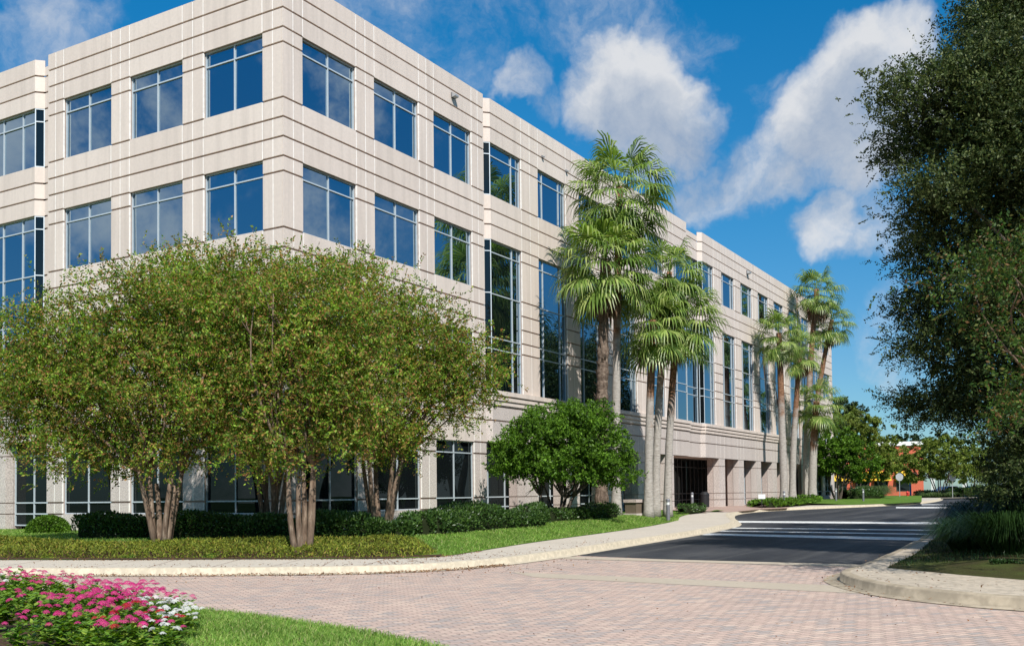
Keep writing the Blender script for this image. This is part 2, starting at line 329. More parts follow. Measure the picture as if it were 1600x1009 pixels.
# the ground to the horizon, brick street, asphalt street
kl_px = [(-900, 899), (0, 898.5), (200, 898.5), (400, 897.5), (560, 895.5), (660, 892), (740, 886), (800, 880), (878, 869), (980, 852), (1094, 834), (1131, 825.5), (1149, 821), (1146, 815), (1138, 810), (1141, 804), (1187, 798.5), (1319, 793), (1400, 789.5), (1440, 786.5), (1466, 782.5), (1470, 779.3)]
KL = resample(chaikin([G(*p) for p in kl_px], 2), 1.5)
wi_px = [(-900, 875), (0, 874.5), (200, 874.5), (400, 873.5), (600, 873), (690, 870), (750, 860.5), (839, 846), (958, 830.5), (1018, 821.5), (1060, 813), (1062, 806), (1096, 799.5), (1094, 794.5)]
WI = resample(chaikin([G(*p, 0.15) for p in wi_px], 2), 1.0)
WIA = np.array(WI)
def dist_poly(x, y, A):
    p = np.array([x, y]); a = A[:-1]; b = A[1:]; ab = b - a; t = np.clip(((p - a) * ab).sum(1) / ((ab * ab).sum(1) + 1e-9), 0, 1)
    return float(np.min(np.hypot(*(a + ab * t[:, None] - p).T)))
def tz(x): return 0.5 + 0.11 * float(sstep((x - 4) / 14.0)) + 0.17 * float(sstep((x - 44) / 12.0))
def lawn(x, y):
    base = float(gz(x, y)) + 0.15
    if x > 40: w = sstep((x - 40) / 8.0) * sstep((y + 6.5) / 4.0); return base + (tz(x) - base) * float(w)
    e = dist_poly(x, y, WIA); return base + 0.012 + (tz(x) - base) * float(sstep(e / 2.6))
def LW(px, py): return hit(px, py, lawn)
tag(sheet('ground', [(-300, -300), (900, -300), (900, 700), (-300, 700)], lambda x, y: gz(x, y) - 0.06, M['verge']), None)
sheet('brick_street', [(-70, -70), (-70, 22), (12, 22), (30, -10), (30, -40), (10, -70)], lambda x, y: gz(x, y), M['pavers'])
asp_a, asp_b = G(820, 864.5), G(1400, 887)
far_l, far_r = col_at(1200, 128), col_at(1900, 150)
sheet('asphalt_street', [asp_a, asp_b, (8, -21), (60, -30), far_r, far_l, (70, 0), (30, -1)], lambda x, y: gz(x, y) + 0.006, M['asphalt'])
h0, h1, h2, h3 = G(835, 901.5), G(1345, 927), G(1338, 915.5), G(800, 893.5)
sheet('concrete_header', [h0, h1, h2, h3], lambda x, y: gz(x, y) + 0.004, M['gutter'])
h0, h1, h2, h3 = G(868, 872.3), G(1345, 885.5), asp_b, asp_a
sheet('concrete_edge_strip', [h0, h1, G(1345, 882), G(873, 869.2)], lambda x, y: gz(x, y) + 0.008, M['gutter'])
for q in ([(1094, 833), (1094, 835.6), (1438, 844.7), (1438, 840)], [(1119.5, 828.5), (1119.5, 830), (1459, 835.4), (1459, 833.9)],
          [(1131, 824), (1131, 825.3), (1469, 829.2), (1469, 827.7)], [(1147.7, 813.6), (1147.7, 816.2), (1492, 819), (1492, 816)],
          [(1400, 791.7), (1400, 793.7), (1545, 794), (1545, 791.7)], [(1440, 787.6), (1440, 788.8), (1540, 789), (1540, 787.7)]):
    sheet('road_marking', [G(*p) for p in q], lambda x, y: gz(x, y) + 0.011, M['paint'])
# kerb, pavement, lawn on the building side
sweep('kerb', KL, KERB, gz, M['kerbstone'])
KLi = offset(KL, 0.165)
i_split = min(range(len(KLi)), key=lambda i: math.hypot(KLi[i][0] - WI[-1][0], KLi[i][1] - WI[-1][1]))
bmax = (86.0, -1.0)
sheet('pavement', KLi + [(110, 12), (60, 12), (30, 5), (0, -2), (-12, 12), (-60, 30)], lambda x, y: gz(x, y) + 0.148, M['sidewalk'])
lawn_poly = WI + [(33.0, -3.0), (32.6, 1.0), (0.2, 1.0), (0.2, 45), (-45, 45)]
sheet('lawn_ground', lawn_poly, lawn, M['lawn'], step=0.9)
sheet('entrance_plaza', [G(1096, 799.3, .16), G(1143, 799.5, .16), G(1187, 795.2, .16), G(1230, 793.2, .16), (56, -1.2), (56, 3.2), (31, 3.2), (31, -2.6)], lambda x, y: max(gz(x, y) + 0.156, 0.6 - 0.25 * min(1, max(0, (-y - 0.6) / 2.6))), M['plaza'], step=1.0)
bed_b = [G(1178, 789.3, .2), G(1250, 788.2, .2), G(1330, 787.4, .2), G(1400, 785.5, .2), G(1440, 783.2, .2)]
sheet('bed_ground', bed_b + [(112, -2), (100, 30), (74, 30), (74, -0.3), (45.5, -0.3)], lambda x, y: lawn(x, y) + 0.02, M['lawn'], step=1.2)
for i in range(3, len(KL) - 4, 2):
    a = offset(KL, .01)[i]; b = KLi[i]; q = min(WI, key=lambda w_: math.hypot(w_[0] - b[0], w_[1] - b[1]))
    L = math.hypot(q[0] - b[0], q[1] - b[1])
    if .4 < L < 4.5:
        tx, ty = -(q[1] - a[1]) / (L + .2) * .009, (q[0] - a[0]) / (L + .2) * .009
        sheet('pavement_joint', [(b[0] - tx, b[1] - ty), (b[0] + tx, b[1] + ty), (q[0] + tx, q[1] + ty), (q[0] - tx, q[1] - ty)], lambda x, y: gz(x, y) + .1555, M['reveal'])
# verge and pavement on the right
kr_px = [(2600, 1010), (1605, 953), (1450, 938), (1380, 928), (1335, 917.5), (1312, 908), (1316, 902), (1345, 893), (1390, 874), (1425, 857), (1437, 850), (1448, 843), (1472, 829), (1495, 817), (1530, 803), (1570, 793), (1640, 786), (1800, 783)]
KR = resample(chaikin([G(*p) for p in kr_px], 2), 0.8)
sweep('kerb', KR, [(-0.30, 0.010), (-0.02, 0.016), (0.0, 0.135), (0.03, 0.156), (0.17, 0.163)], gz, M['kerb_stained'], sgn=-1)
KRi = offset(KR, -0.165)
sheet('pavement', KRi + [(60, -60), (0, -60)], lambda x, y: gz(x, y) + 0.160, M['sidewalk_tan'])
vg_px = [(2600, 945), (1605, 906), (1500, 897.5), (1420, 890), (1385, 886.5), (1402, 878), (1428, 866), (1440, 857), (1452, 846), (1478, 829.5), (1500, 817.5), (1535, 803.5), (1575, 793.5), (1640, 787)]
VG = [G(*p, .16) for p in vg_px]; VGA = np.array(VG)
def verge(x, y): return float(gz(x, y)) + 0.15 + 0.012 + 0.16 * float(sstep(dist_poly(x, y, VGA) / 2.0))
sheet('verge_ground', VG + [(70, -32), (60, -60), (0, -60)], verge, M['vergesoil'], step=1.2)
# island with the flower bed, bottom left
is_px = [(-700, 880), (-200, 903), (0, 915), (100, 927), (220, 943), (320, 957), (420, 968), (520, 983), (600, 996), (670, 1012), (760, 1040), (900, 1100)]
IS = resample(chaikin([G(*p) for p in is_px], 2), 0.6); ISA = np.array(IS)
def isl(x, y): return 0.03 + 0.10 * float(sstep(dist_poly(x, y, ISA) / 1.5))
ISP = IS + [(-18, -24), (-40, -24)]
sheet('lawn_ground', ISP, isl, M['lawn'], step=0.6)
def inside(poly, x, y):
    c = False; n = len(poly); j = n - 1
    for i in range(n):
        xi, yi = poly[i]; xj, yj = poly[j]
        if (yi > y) != (yj > y) and x < (xj - xi) * (y - yi) / (yj - yi) + xi: c = not c
        j = i
    return c
# ------------------------------------------------------------------ leaf and blade geometry
def unit(a): return a / (np.linalg.norm(a, axis=-1, keepdims=True) + 1e-9)
def leaves(P, A, L, W, flat=0.0):
    """rhombus leaves at P along A; L,W lengths; random roll"""
    n = len(P); R = RNG.normal(size=(n, 3)); R[:, 2] += flat * 3
    S = unit(np.cross(A, R)); Nn = unit(np.cross(S, A)); L = np.broadcast_to(np.asarray(L, float), (n,))[:, None]; W = np.broadcast_to(np.asarray(W, float), (n,))[:, None]
    mid = P + A * L * .45 - Nn * L * 0.06
    V = np.stack([P, mid + S * W * .5, P + A * L - Nn * L * 0.12, mid - S * W * .5], 1).reshape(-1, 3)
    return V, np.arange(4 * n).reshape(n, 4)
def blob_points(blobs, n, shell=0.45):
    """points in a union of ellipsoids (cx,cy,cz,rx,ry,rz), thinned towards the middle; outward directions"""
    B = np.array(blobs, float); vol = (B[:, 3] * B[:, 4] * B[:, 5]) ** (2 / 3); idx = RNG.choice(len(B), n, p=vol / vol.sum())
    d = unit(RNG.normal(size=(n, 3))); r = 1 - shell * RNG.random(n) ** 1.6
    P = B[idx, :3] + d * B[idx, 3:6] * r[:, None]
    return P, d, idx
def sprays(P, D, m, slen, leaf, width, spread=0.9, droop=0.15):
    n = len(P); t = (np.arange(m) + .5) / m
    sl = slen * (0.6 + 0.8 * RNG.random((n, 1)))
    A = unit(D + RNG.normal(size=(n, 3)) * .35)
    pos = P[:, None, :] + A[:, None, :] * (t[None, :, None] * sl[:, :, None]); pos[:, :, 2] -= droop * (t[None, :] ** 2) * sl
    side = unit(np.cross(A, RNG.normal(size=(n, 3)))); sg = np.where(np.arange(m) % 2 == 0, 1, -1)
    ld = unit(A[:, None, :] * .55 + side[:, None, :] * (sg[None, :, None] * spread) + RNG.normal(size=(n, m, 3)) * .3)
    LL = leaf * (0.65 + 0.7 * RNG.random(n * m))
    return leaves(pos.reshape(-1, 3), ld.reshape(-1, 3), LL, LL * width)
def merge(parts):
    V = []; Q = []; o = 0
    for v, q in parts: V.append(v); Q.append(q + o); o += len(v)
    return np.concatenate(V), np.concatenate(Q)
def px_blob(px, py, rx, ry, d, rd=None, base=(0, 0, 0)):
    p = at(px, py, d); a = rx * d / F; b = ry * d / F; rd = rd if rd else a
    return (p[0] - base[0], p[1] - base[1], p[2] - base[2], (a + rd) / 2, (a + rd) / 2, b)
def limb_path(a, b, k=5, wob=0.06, bow=0.15):
    a = np.array(a, float); b = np.array(b, float); L = np.linalg.norm(b - a); out = []
    side = RNG.normal(size=3) * wob * L
    for i in range(k + 1):
        t = i / k; p = a * (1 - t) + b * t; p = p + side * math.sin(math.pi * t); p[2] += bow * L * math.sin(math.pi * t) * .5
        out.append(p)
    return out
def tree_wood(stems, targets, r0, r1, mb=None):
    """stems: list of (base, fork); targets get a limb from the nearest fork"""
    mb = mb or MB()
    for (b, f) in stems:
        pts = limb_path(b, f, 5, 0.022, 0.02); mb.tube(pts, [r0 * (1.25 if i == 0 else 1 - 0.07 * i) for i in range(6)], 8)
    Fk = np.array([f for _, f in stems])
    for t in targets:
        t = np.array(t); i = int(np.argmin(np.linalg.norm(Fk - t, axis=1) + RNG.random(len(Fk)) * .6)); f = Fk[i]
        pts = limb_path(f, t, 5, 0.09, 0.12); mb.tube(pts, list(np.linspace(r1, r1 * .22, 6)), 6)
        for _ in range(2):
            k = RNG.integers(2, 5); e = pts[k] + RNG.normal(size=3) * .25 + (t - f) * .10; mb.tube([pts[k], (pts[k] + e) / 2 + RNG.normal(size=3) * .05, e], [r1 * .4, r1 * .28, r1 * .12], 5)
    return mb
def plant_tree(name, loc, label, cat, blobs, nspray, m, slen, leaf, width, mat, bark, stems, r0, r1, ntarget=26, shell=.55, up=.35, group=None, tips=0, clump=11, csig=.75):
    root = empty(name, loc); tag(root, label, cat, group)
    nc = max(8, nspray // clump); Pc, Dc, _ = blob_points(blobs, nc, shell); k = RNG.integers(0, nc, nspray)
    P = Pc[k] + RNG.normal(size=(nspray, 3)) * slen * csig * np.array([1, 1, .65]); D = Dc[k] + RNG.normal(size=(nspray, 3)) * .45; D[:, 2] += up
    parts = [sprays(P, unit(D), m, slen, leaf, width)]
    if tips:                                     # long young shoots standing out of the top
        P2, D2, _ = blob_points(blobs, tips * 4, 0.05); k = D2[:, 2] > 0.45; P2 = P2[k][:tips]; D2 = unit(D2[k][:tips] * .6 + np.array([0, 0, 1.0]))
        parts.append(sprays(P2 - D2 * .1, D2, 18, 0.62, leaf * 1.1, width, 1.0, 0.05))
    V, Q = merge(parts); np_mesh('crown', V, Q, mat, root)
    T, _, _ = blob_points(blobs, ntarget, 0.7); cen = T.mean(0); T = cen + (T - cen) * .86
    tree_wood(stems, list(T), r0, r1).build('trunk', bark, root, True); return root
def stems_ring(n, r, h, lean, jit=0.25, ph=0.0):
    out = []
    for k in range(n):
        a = ph + 2 * math.pi * k / n + RNG.normal() * .25; rr = r * (0.7 + .5 * RNG.random()); ll = lean * (0.6 + .8 * RNG.random())
        out.append((np.array([rr * math.cos(a), rr * math.sin(a), -0.12]), np.array([ll * math.cos(a), ll * math.sin(a), h * (0.85 + .3 * RNG.random())])))
    return out
# ------------------------------------------------------------------ the office building
bld = empty('office_building', (0, 0, 0.5)); BZ = 0.5
tag(bld, 'four-storey beige precast office building with rows of blue reflective windows', 'building')
class Frame:
    """facade plane: a along the wall, o outwards, z up"""
    def __init__(s, org, d, n): s.o = np.array(org, float); s.d = np.array(d, float); s.n = np.array(n, float)
    def P(s, a, o, z): q = s.o + s.d * a + s.n * o; return (q[0], q[1], z - BZ)
    def box(s, mb, a0, a1, o0, o1, z0, z1, m=0):      # o0 inner .. o1 outer
        p = [s.P(a0, o1, z0), s.P(a1, o1, z0), s.P(a1, o0, z0), s.P(a0, o0, z0), s.P(a0, o1, z1), s.P(a1, o1, z1), s.P(a1, o0, z1), s.P(a0, o0, z1)]
        c = np.cross(np.array(p[1]) - np.array(p[0]), np.array(p[3]) - np.array(p[0]))
        if c[2] < 0: p = [p[i] for i in (1, 0, 3, 2, 5, 4, 7, 6)]
        mb.hexa(p, m)
FRr = Frame((0, 0), (1, 0), (0, -1)); FL = Frame((0, 0), (0, 1), (-1, 0)); r2 = math.sqrt(.5)
ROOF = 18.25; WT = {4: 16.40, 3: 12.30, 2: 8.20}
HG, VG_, PD = 0.064, 0.036, 0.05          # groove heights, joints, panel thickness
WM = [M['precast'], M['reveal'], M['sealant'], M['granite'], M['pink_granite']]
def wall_part(fr, A, Z, hole, name, zstone=3.75, first=0.0, seal=True, thick=0.35, last_back=0.0, parent=None):
    mb = MB()
    for j in range(len(Z) - 1):
        z0, z1 = Z[j], Z[j + 1]; i = 0
        while i < len(A) - 1:
            a0, a1 = A[i], A[i + 1]
            if not hole((a0 + a1) / 2, (z0 + z1) / 2):
                st = z1 <= zstone + .01; mt = 3 if st else 0
                fa = a0 + (VG_ / 2 if i else first); fb = a1 - (VG_ / 2 if i < len(A) - 2 else 0)
                bot = 0 if j == 0 else HG / 2; top = 0 if j == len(Z) - 2 else HG / 2
                hb = hole((a0 + a1) / 2, z0 - .05) if j else True; ht = hole((a0 + a1) / 2, z1 + .05) if j < len(Z) - 2 else True
                fr.box(mb, fa, fb, -PD, 0, z0 + (0 if hb else bot), z1 - (0 if ht else top), mt)
                bk0 = a0 + (0.06 + first * 1.6 if i == 0 else 0)
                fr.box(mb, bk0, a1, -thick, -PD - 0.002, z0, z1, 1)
                if seal and i:
                    fr.box(mb, a0 - VG_ / 2 + .002, a0 + VG_ / 2 - .002, -PD - .001, -0.003, z0 + (0.02 if hb else bot), z1 - (0.02 if ht else top), 2)
            i += 1
    return mb.build(name, WM, parent or bld)
def window(fr, a0, a1, z0, z1, vb, hb, depth=0.15, bar=0.044, gm='glass', fm='alu', name='window', bw=None):
    bw = bw or bar; f = MB(); e = 0.003
    o1, o0 = -depth + .05, -depth - .03
    fr.box(f, a0 + e, a1 - e, o0, o1, z0 + e, z0 + bar); fr.box(f, a0 + e, a1 - e, o0, o1, z1 - bar, z1 - e)
    fr.box(f, a0 + e, a0 + bar, o0, o1, z0 + bar, z1 - bar); fr.box(f, a1 - bar, a1 - e, o0, o1, z0 + bar, z1 - bar)
    hz = sorted(hb)
    for z in hz: fr.box(f, a0 + bar, a1 - bar, o0, o1 - .004, z - bw / 2, z + bw / 2)
    zz = [z0 + bar] + hz + [z1 - bar]
    for a in vb:
        for k in range(len(zz) - 1):
            fr.box(f, a - bw / 2, a + bw / 2, o0, o1 - .006, zz[k] + (bw / 2 if k else 0), zz[k + 1] - (bw / 2 if k < len(zz) - 2 else 0))
    w = f.build(name, M[fm], bld); g = MB(); aa = [a0 + bar] + sorted(vb) + [a1 - bar]
    for i in range(len(aa) - 1):
        for k in range(len(zz) - 1):
            t1, t2 = RNG.normal() * .003, RNG.normal() * .003; A0, A1, Z0, Z1 = aa[i], aa[i + 1], zz[k], zz[k + 1]; am, zm = (A0 + A1) / 2, (Z0 + Z1) / 2
            q = [fr.P(a, -depth + (a - am) * t1 + (z - zm) * t2, z) for a, z in ((A0, Z0), (A1, Z0), (A1, Z1), (A0, Z1))]
            if np.cross(np.array(q[1]) - np.array(q[0]), np.array(q[3]) - np.array(q[0])) @ np.array([*fr.n, 0]) < 0: q = q[::-1]
            g.face(q)
    p = g.build('pane', M[gm], w); return w
ZR = [0.30, 1.08, 1.50, 3.28, 3.75, 4.70, 5.30, 5.95, 7.72, 8.20, 8.80, 9.42, 10.05, 11.82, 12.30, 12.92, 13.54, 14.16, 15.92, 16.40, 17.02, 17.64, ROOF]
ROWS = [(14.16, 16.40), (10.05, 12.30), (5.95, 8.20), (1.08, 3.75)]
def near_wing(fr, first, x0=0.0, mirror=False, ground=True):
    A = [0, .45, .90, 3.57, 4.07, 4.57, 7.24, 7.73, 8.22, 10.89, 11.35, 11.80]; W = [(.90, 3.57), (4.57, 7.24), (8.22, 10.89)]
    if mirror: A = [11.80 - a for a in A[::-1]]; W = [(11.80 - b, 11.80 - a) for a, b in W[::-1]]
    A = [x0 + a for a in A]; W = [(x0 + a, x0 + b) for a, b in W]
    hole = lambda a, z: any(u < a < v for u, v in W) and any(p < z < q for p, q in ROWS)
    wall_part(fr, A, ZR, hole, 'wall', first=first)
    for u, v in W:
        for p, q in ROWS:
            gnd = p < 2
            window(fr, u, v, p, q, [(u + v) / 2], [3.28, 1.50] if gnd else [q - .50], gm='ground_glass' if gnd else 'glass')
near_wing(FRr, 0.0); near_wing(FL, 0.062); near_wing(FRr, 0.0, 61.65, True)
HUP = [(14.16, 16.40), (5.95, 12.30)]
ZU = [z for z in ZR if z >= 3.75]; ZU[0] = 3.80
def middle(fr, a_lo, a_hi, wins, groundcols, g0, g1, entrance=None):
    """wins: (start, end, [vertical bars])"""
    A = [a_lo]
    for u, v, b in wins:
        if u - A[-1] > .3:
            if u - A[-1] > .9: A.append((A[-1] + u) / 2)
            A.append(u)
        A.append(v)
    if a_hi - A[-1] > .3: A += [(A[-1] + a_hi) / 2, a_hi]
    elif a_hi - A[-1] > .01: A[-1] = a_hi
    hole = lambda a, z: any(u - .01 < a < v + .01 for u, v, b in wins) and any(p < z < q for p, q in HUP)
    wall_part(fr, A, ZU, hole, 'wall', zstone=5.3)
    for u, v, b in wins:
        window(fr, u, v, 14.16, 16.40, b, [15.90]); window(fr, u, v, 5.95, 12.30, b, [7.72, 8.20, 10.05, 11.80])
def cornice(fr, a0, a1, c0=0.0, c1=0.0):
    mb = MB()
    for z0, z1, o in ((5.76, 5.948, .16), (5.55, 5.70, .11), (5.36, 5.49, .06)): fr.box(mb, a0 - c0 * o, a1 + c1 * o, .002, o, z0, z1, 0)
    fr.box(mb, a0, a1, .0015, .035, 5.325, 5.76, 0)
    mb.build('cornice', M['precast'], bld)
def bays(x): return [x + .55, x - .55]
Bw = [(41.87, 44.62), (46.0, 48.74), (50.13, 52.87), (54.26, 57.0)]
mir = lambda v: 73.45 - v
wA = [(12.33, 14.92, [14.22])] + [(mir(b), mir(a), [mir(b) + .56, mir(a) - .56]) for a, b in Bw[::-1]] + [(33.15, 35.37, [33.72])]
wB = [(38.17, 40.30, [39.73])] + [(a, b, [a + .56, b - .56]) for a, b in Bw] + [(58.53, 61.12, [59.2])]
middle(FRr, 12.33, 35.37, wA, None, 0, 0); middle(FRr, 38.17, 61.12, wB, None, 0, 0)
wL = [(12.60, 15.30, [13.49, 14.71]), (16.7, 19.45, [17.26, 18.89]), (20.8, 23.55, [21.36, 22.99]), (24.9, 27.65, [25.46, 27.09]), (29, 31.75, [29.56, 31.2])]
middle(FL, 12.60, 36.0, wL, None, 0, 0)
cornice(FRr, 12.33, 35.37); cornice(FRr, 38.17, 61.12); cornice(FL, 12.60, 36.0)
# notches: splayed returns and the set-back strip between the blocks
c = 0.25; L_ = c / r2
def splay(org, d, n):
    fr = Frame(org, d, n); A = [0, L_]
    for lo, hi in ((3.8, 5.95), (12.30, 14.16), (16.40, 18.25)): wall_part(fr, A, [z for z in ZU if lo - .01 <= z <= hi + .01], lambda a, z: False, 'wall', zstone=5.3, thick=.12)
    window(fr, 0, L_, 14.16, 16.40, [], [15.90], depth=.06, bar=.04, fm='alu', gm='ground_glass'); window(fr, 0, L_, 5.95, 12.30, [], [7.72, 8.20, 10.05, 11.80], depth=.06, bar=.04, gm='ground_glass')
    mb = MB()
    for z0, z1, o in ((5.76, 5.946, .15), (5.55, 5.70, .10), (5.36, 5.49, .05)): fr.box(mb, 0, L_, .002, o, z0, z1)
    mb.build('cornice', M['precast'], bld)
splay((12.08, .25), (r2, -r2), (-r2, -r2)); splay((.25, 12.35), (-r2, r2), (-r2, -r2)); splay((37.92, .25), (r2, -r2), (-r2, -r2)); splay((61.12, 0), (r2, r2), (r2, -r2))
FB = Frame((0, .25), (1, 0), (0, -1)); FLB = Frame((.25, 0), (0, 1), (-1, 0))
def backstrip(fr, a0, a1, glaze):
    Zb = ZU[:-1] + [18.0]
    for lo, hi in (((3.8, 5.95), (12.30, 14.16), (16.40, 18.25)) if glaze else ((3.8, 18.25),)): wall_part(fr, [a0, a1], [z for z in Zb if lo - .01 <= z <= hi + .01], lambda a, z: False, 'wall', zstone=5.3, thick=.3)
    if glaze:
        window(fr, a0, a1, 14.16, 16.40, [], [15.90], fm='alu'); window(fr, a0, a1, 5.95, 12.30, [], [7.72, 8.20, 10.05, 11.80])
        cornice(fr, a0, a1)
backstrip(FB, 11.82, 12.08, False); backstrip(FLB, 11.82, 12.35, False); backstrip(FB, 35.39, 37.92, True); backstrip(FB, 61.37, 61.63, False)
# ground floor of the middle: columns, recessed glazing, soffit
def columns(fr, spans, dep=.85):
    for a0, a1 in spans:
        mb = MB(); am = dep / 2
        zs = [.35, 1.08, 1.50, 3.28, 3.797]
        for k in range(4):
            z0, z1 = zs[k] + (.02 if k else 0), zs[k + 1] - (.02 if k < 3 else 0)
            fr.box(mb, a0, a1, -.02 - am + .012, -.02, z0, z1, 0); fr.box(mb, a0, a1, -dep, -.02 - am - .012, z0, z1, 1)
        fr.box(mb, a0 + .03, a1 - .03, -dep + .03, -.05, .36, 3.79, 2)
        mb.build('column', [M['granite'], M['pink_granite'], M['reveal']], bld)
cB = [(40.78, 41.95), (44.88, 46.05), (49.0, 50.17), (53.15, 54.32), (57.25, 58.45)]
columns(FRr, cB + [(mir(b), mir(a)) for a, b in cB]); columns(FL, [(14.35, 15.5), (18.6, 19.75), (22.7, 23.85), (26.8, 27.95)], .7)
sm = MB(); FRr.box(sm, 11.85, 61.6, -5.0, -.36, 3.86, 4.2); FL.box(sm, 11.85, 36.0, -5.0, -.36, 3.86, 4.2); sm.build('soffit', M['precast'], bld)
sm = MB(); FRr.box(sm, 12.33, 35.37, -.358, -.06, 3.80, 3.815); FRr.box(sm, 38.17, 61.12, -.358, -.06, 3.80, 3.815); sm.build('soffit', M['granite'], bld)
def glazed(fr, a0, a1, dep, pitch, z0=0.62):
    n = max(1, round((a1 - a0) / pitch)); vb = [a0 + (a1 - a0) * i / n for i in range(1, n)]
    window(fr, a0, a1, z0, 3.855, vb, [1.08, 1.50, 3.28] if dep > 1 else [1.08, 1.50, 3.28], depth=dep, bar=.05, gm='ground_glass', fm='dark_alu' if dep > 1.5 else 'alu')
glazed(FRr, 11.9, 27.3, .92, 1.37); glazed(FRr, 46.1, 61.6, .92, 1.37); glazed(FRr, 27.3, 46.1, 2.6, 0.78); glazed(FL, 11.97, 14.35, .45, 1.4, .62); glazed(FL, 15.5, 36, .75, 1.4)
for a in (27.15, 46.1): jm = MB(); jm.box(a, a + .15, .9, 2.7, .1, 3.36); jm.build('entrance_side_wall', M['pink_granite'], bld)
dm = MB()
for a in (35.2, 36.05):
    FRr.box(dm, a, a + .8, -2.58, -2.53, .66, .76); FRr.box(dm, a, a + .8, -2.58, -2.53, 2.72, 2.80); FRr.box(dm, a, a + .06, -2.58, -2.53, .76, 2.72); FRr.box(dm, a + .74, a + .8, -2.58, -2.53, .76, 2.72); FRr.box(dm, a + .1, a + .7, -2.51, -2.48, 1.6, 1.65)
dm.build('door', M['steel'], bld)
# roof slab, far end wall and inner mass
rf = MB(); rf.box(.36, 73.1, .62, 35.9, 17.55 - BZ, 17.7 - BZ); rf.build('roof', M['roofing'], bld)
em = MB(); em.box(73.102, 73.45, .36, 36.0, .1 - BZ, ROOF - BZ); em.box(.4, 73.1, 35.65, 36.0, .1 - BZ, ROOF - BZ)
em.box(35.37 - .36, 35.37, .361, .8, 3.8 - BZ, ROOF - BZ); em.build('wall', M['precast'], bld)
# wall-mounted lamps and cameras
def fixture(name, label, cat, px, py, size):
    d = ray(px, py); k = (0 - EYE[1]) / d[1]; p = EYE + k * d; root = empty(name, (p[0], -.001, p[2])); tag(root, label, cat); s = size
    mb = MB(); mb.box(-s, s, -.05, 0, -s * .9, s * .9); mb.build('back_plate', M['bollard'], root)
    mb = MB(); mb.box(-s * .5, s * .5, -.10, -.05, s * .1, s * .35); mb.hexa([(-s * 1.2, -.05 - s * 1.5, -s * .6), (s * 1.2, -.05 - s * 1.5, -s * .6), (s * 1.2, -.07, -s * .9), (-s * 1.2, -.07, -s * .9), (-s * 1.2, -.05 - s * 1.5, s * .05), (s * 1.2, -.05 - s * 1.5, s * .05), (s * 1.2, -.07, s * .9), (-s * 1.2, -.07, s * .9)]); mb.build('lamp_head', M['steel'], root)
fixture('wall_floodlight', 'small grey floodlight high on the near wing above its third top-floor window', 'lamp', 707, 150, .11)
fixture('wall_floodlight', 'small grey floodlight on the upper wall of the far half of the building', 'lamp', 1167, 425.5, .15)
fixture('security_camera', 'tiny dark camera on the parapet groove just right of the first notch', 'camera', 846.5, 245, .055)
fixture('security_camera', 'tiny dark camera on the parapet groove beside the tallest palm crown', 'camera', 884, 267.5, .055)
# ------------------------------------------------------------------ crape myrtles
def lawn_pos(px, d):
    x, y = col_at(px, d); return x, y, lawn(x, y)
def myrtle(px, d, label, blobs_px, nst, h, lean, nspray, ph, seedr, r0=.085, tips=34):
    global RNG; RNG = np.random.default_rng(seedr); x, y, z = lawn_pos(px, d); b = (x, y, z)
    blobs = [px_blob(*q[:4], d + (q[4] if len(q) > 4 else 0), q[5] if len(q) > 5 else None, b) for q in blobs_px]
    return plant_tree('crape_myrtle', b, label, 'tree', blobs, int(nspray * 2.9), 14, .44, .078, .52, M['myrtle'], M['mbark'], stems_ring(nst, .17, h, lean, ph=ph), r0, .045, 34, .75, .45, 'crape myrtles in front of the building', tips, 18, .72)
myrtle(252, 26.0, 'crape myrtle with four close stems, nearest the left edge of the photo', [(60, 560, 75, 75), (150, 520, 95, 85), (250, 500, 95, 85), (110, 620, 100, 70), (220, 620, 105, 80), (300, 560, 75, 110), (30, 650, 60, 45), (330, 640, 55, 50), (170, 570, 110, 110), (90, 685, 70, 26), (200, 690, 70, 34), (20, 560, 45, 60), (140, 712, 80, 26), (250, 716, 60, 18), (320, 690, 50, 34), (60, 600, 60, 60)], 7, 1.75, .42, 3000, .3, 21)
myrtle(474, 24.6, 'crape myrtle with three pale stems rising from the front edge of the juniper bed', [(400, 490, 95, 95), (490, 490, 95, 90), (440, 590, 120, 85), (540, 570, 80, 90), (360, 590, 70, 80), (330, 470, 60, 70), (520, 650, 70, 40), (400, 665, 70, 44), (350, 690, 40, 30), (450, 700, 60, 22), (400, 708, 50, 22), (520, 695, 50, 28)], 5, 1.9, .30, 2300, 1.1, 22)
myrtle(596, 28.8, 'crape myrtle with dark leaning stems behind the hedge, right of the pale-stemmed one', [(600, 500, 85, 85), (660, 560, 80, 85), (590, 600, 95, 80), (700, 600, 62, 55), (640, 640, 75, 48), (735, 575, 45, 40), (560, 470, 60, 60), (600, 665, 70, 28), (560, 650, 50, 50), (740, 610, 40, 28), (630, 690, 50, 20), (560, 690, 50, 28)], 6, 2.3, .75, 2000, 2.0, 23)
myrtle(425, 28.6, 'crape myrtle mostly hidden behind the pale-stemmed one, close to the building corner', [(300, 470, 85, 65, -.6), (390, 460, 80, 60, -.6), (330, 560, 90, 85, -.6), (440, 560, 80, 80, -.6), (480, 470, 60, 60, -.6)], 7, 2.2, .4, 1500, .7, 24)
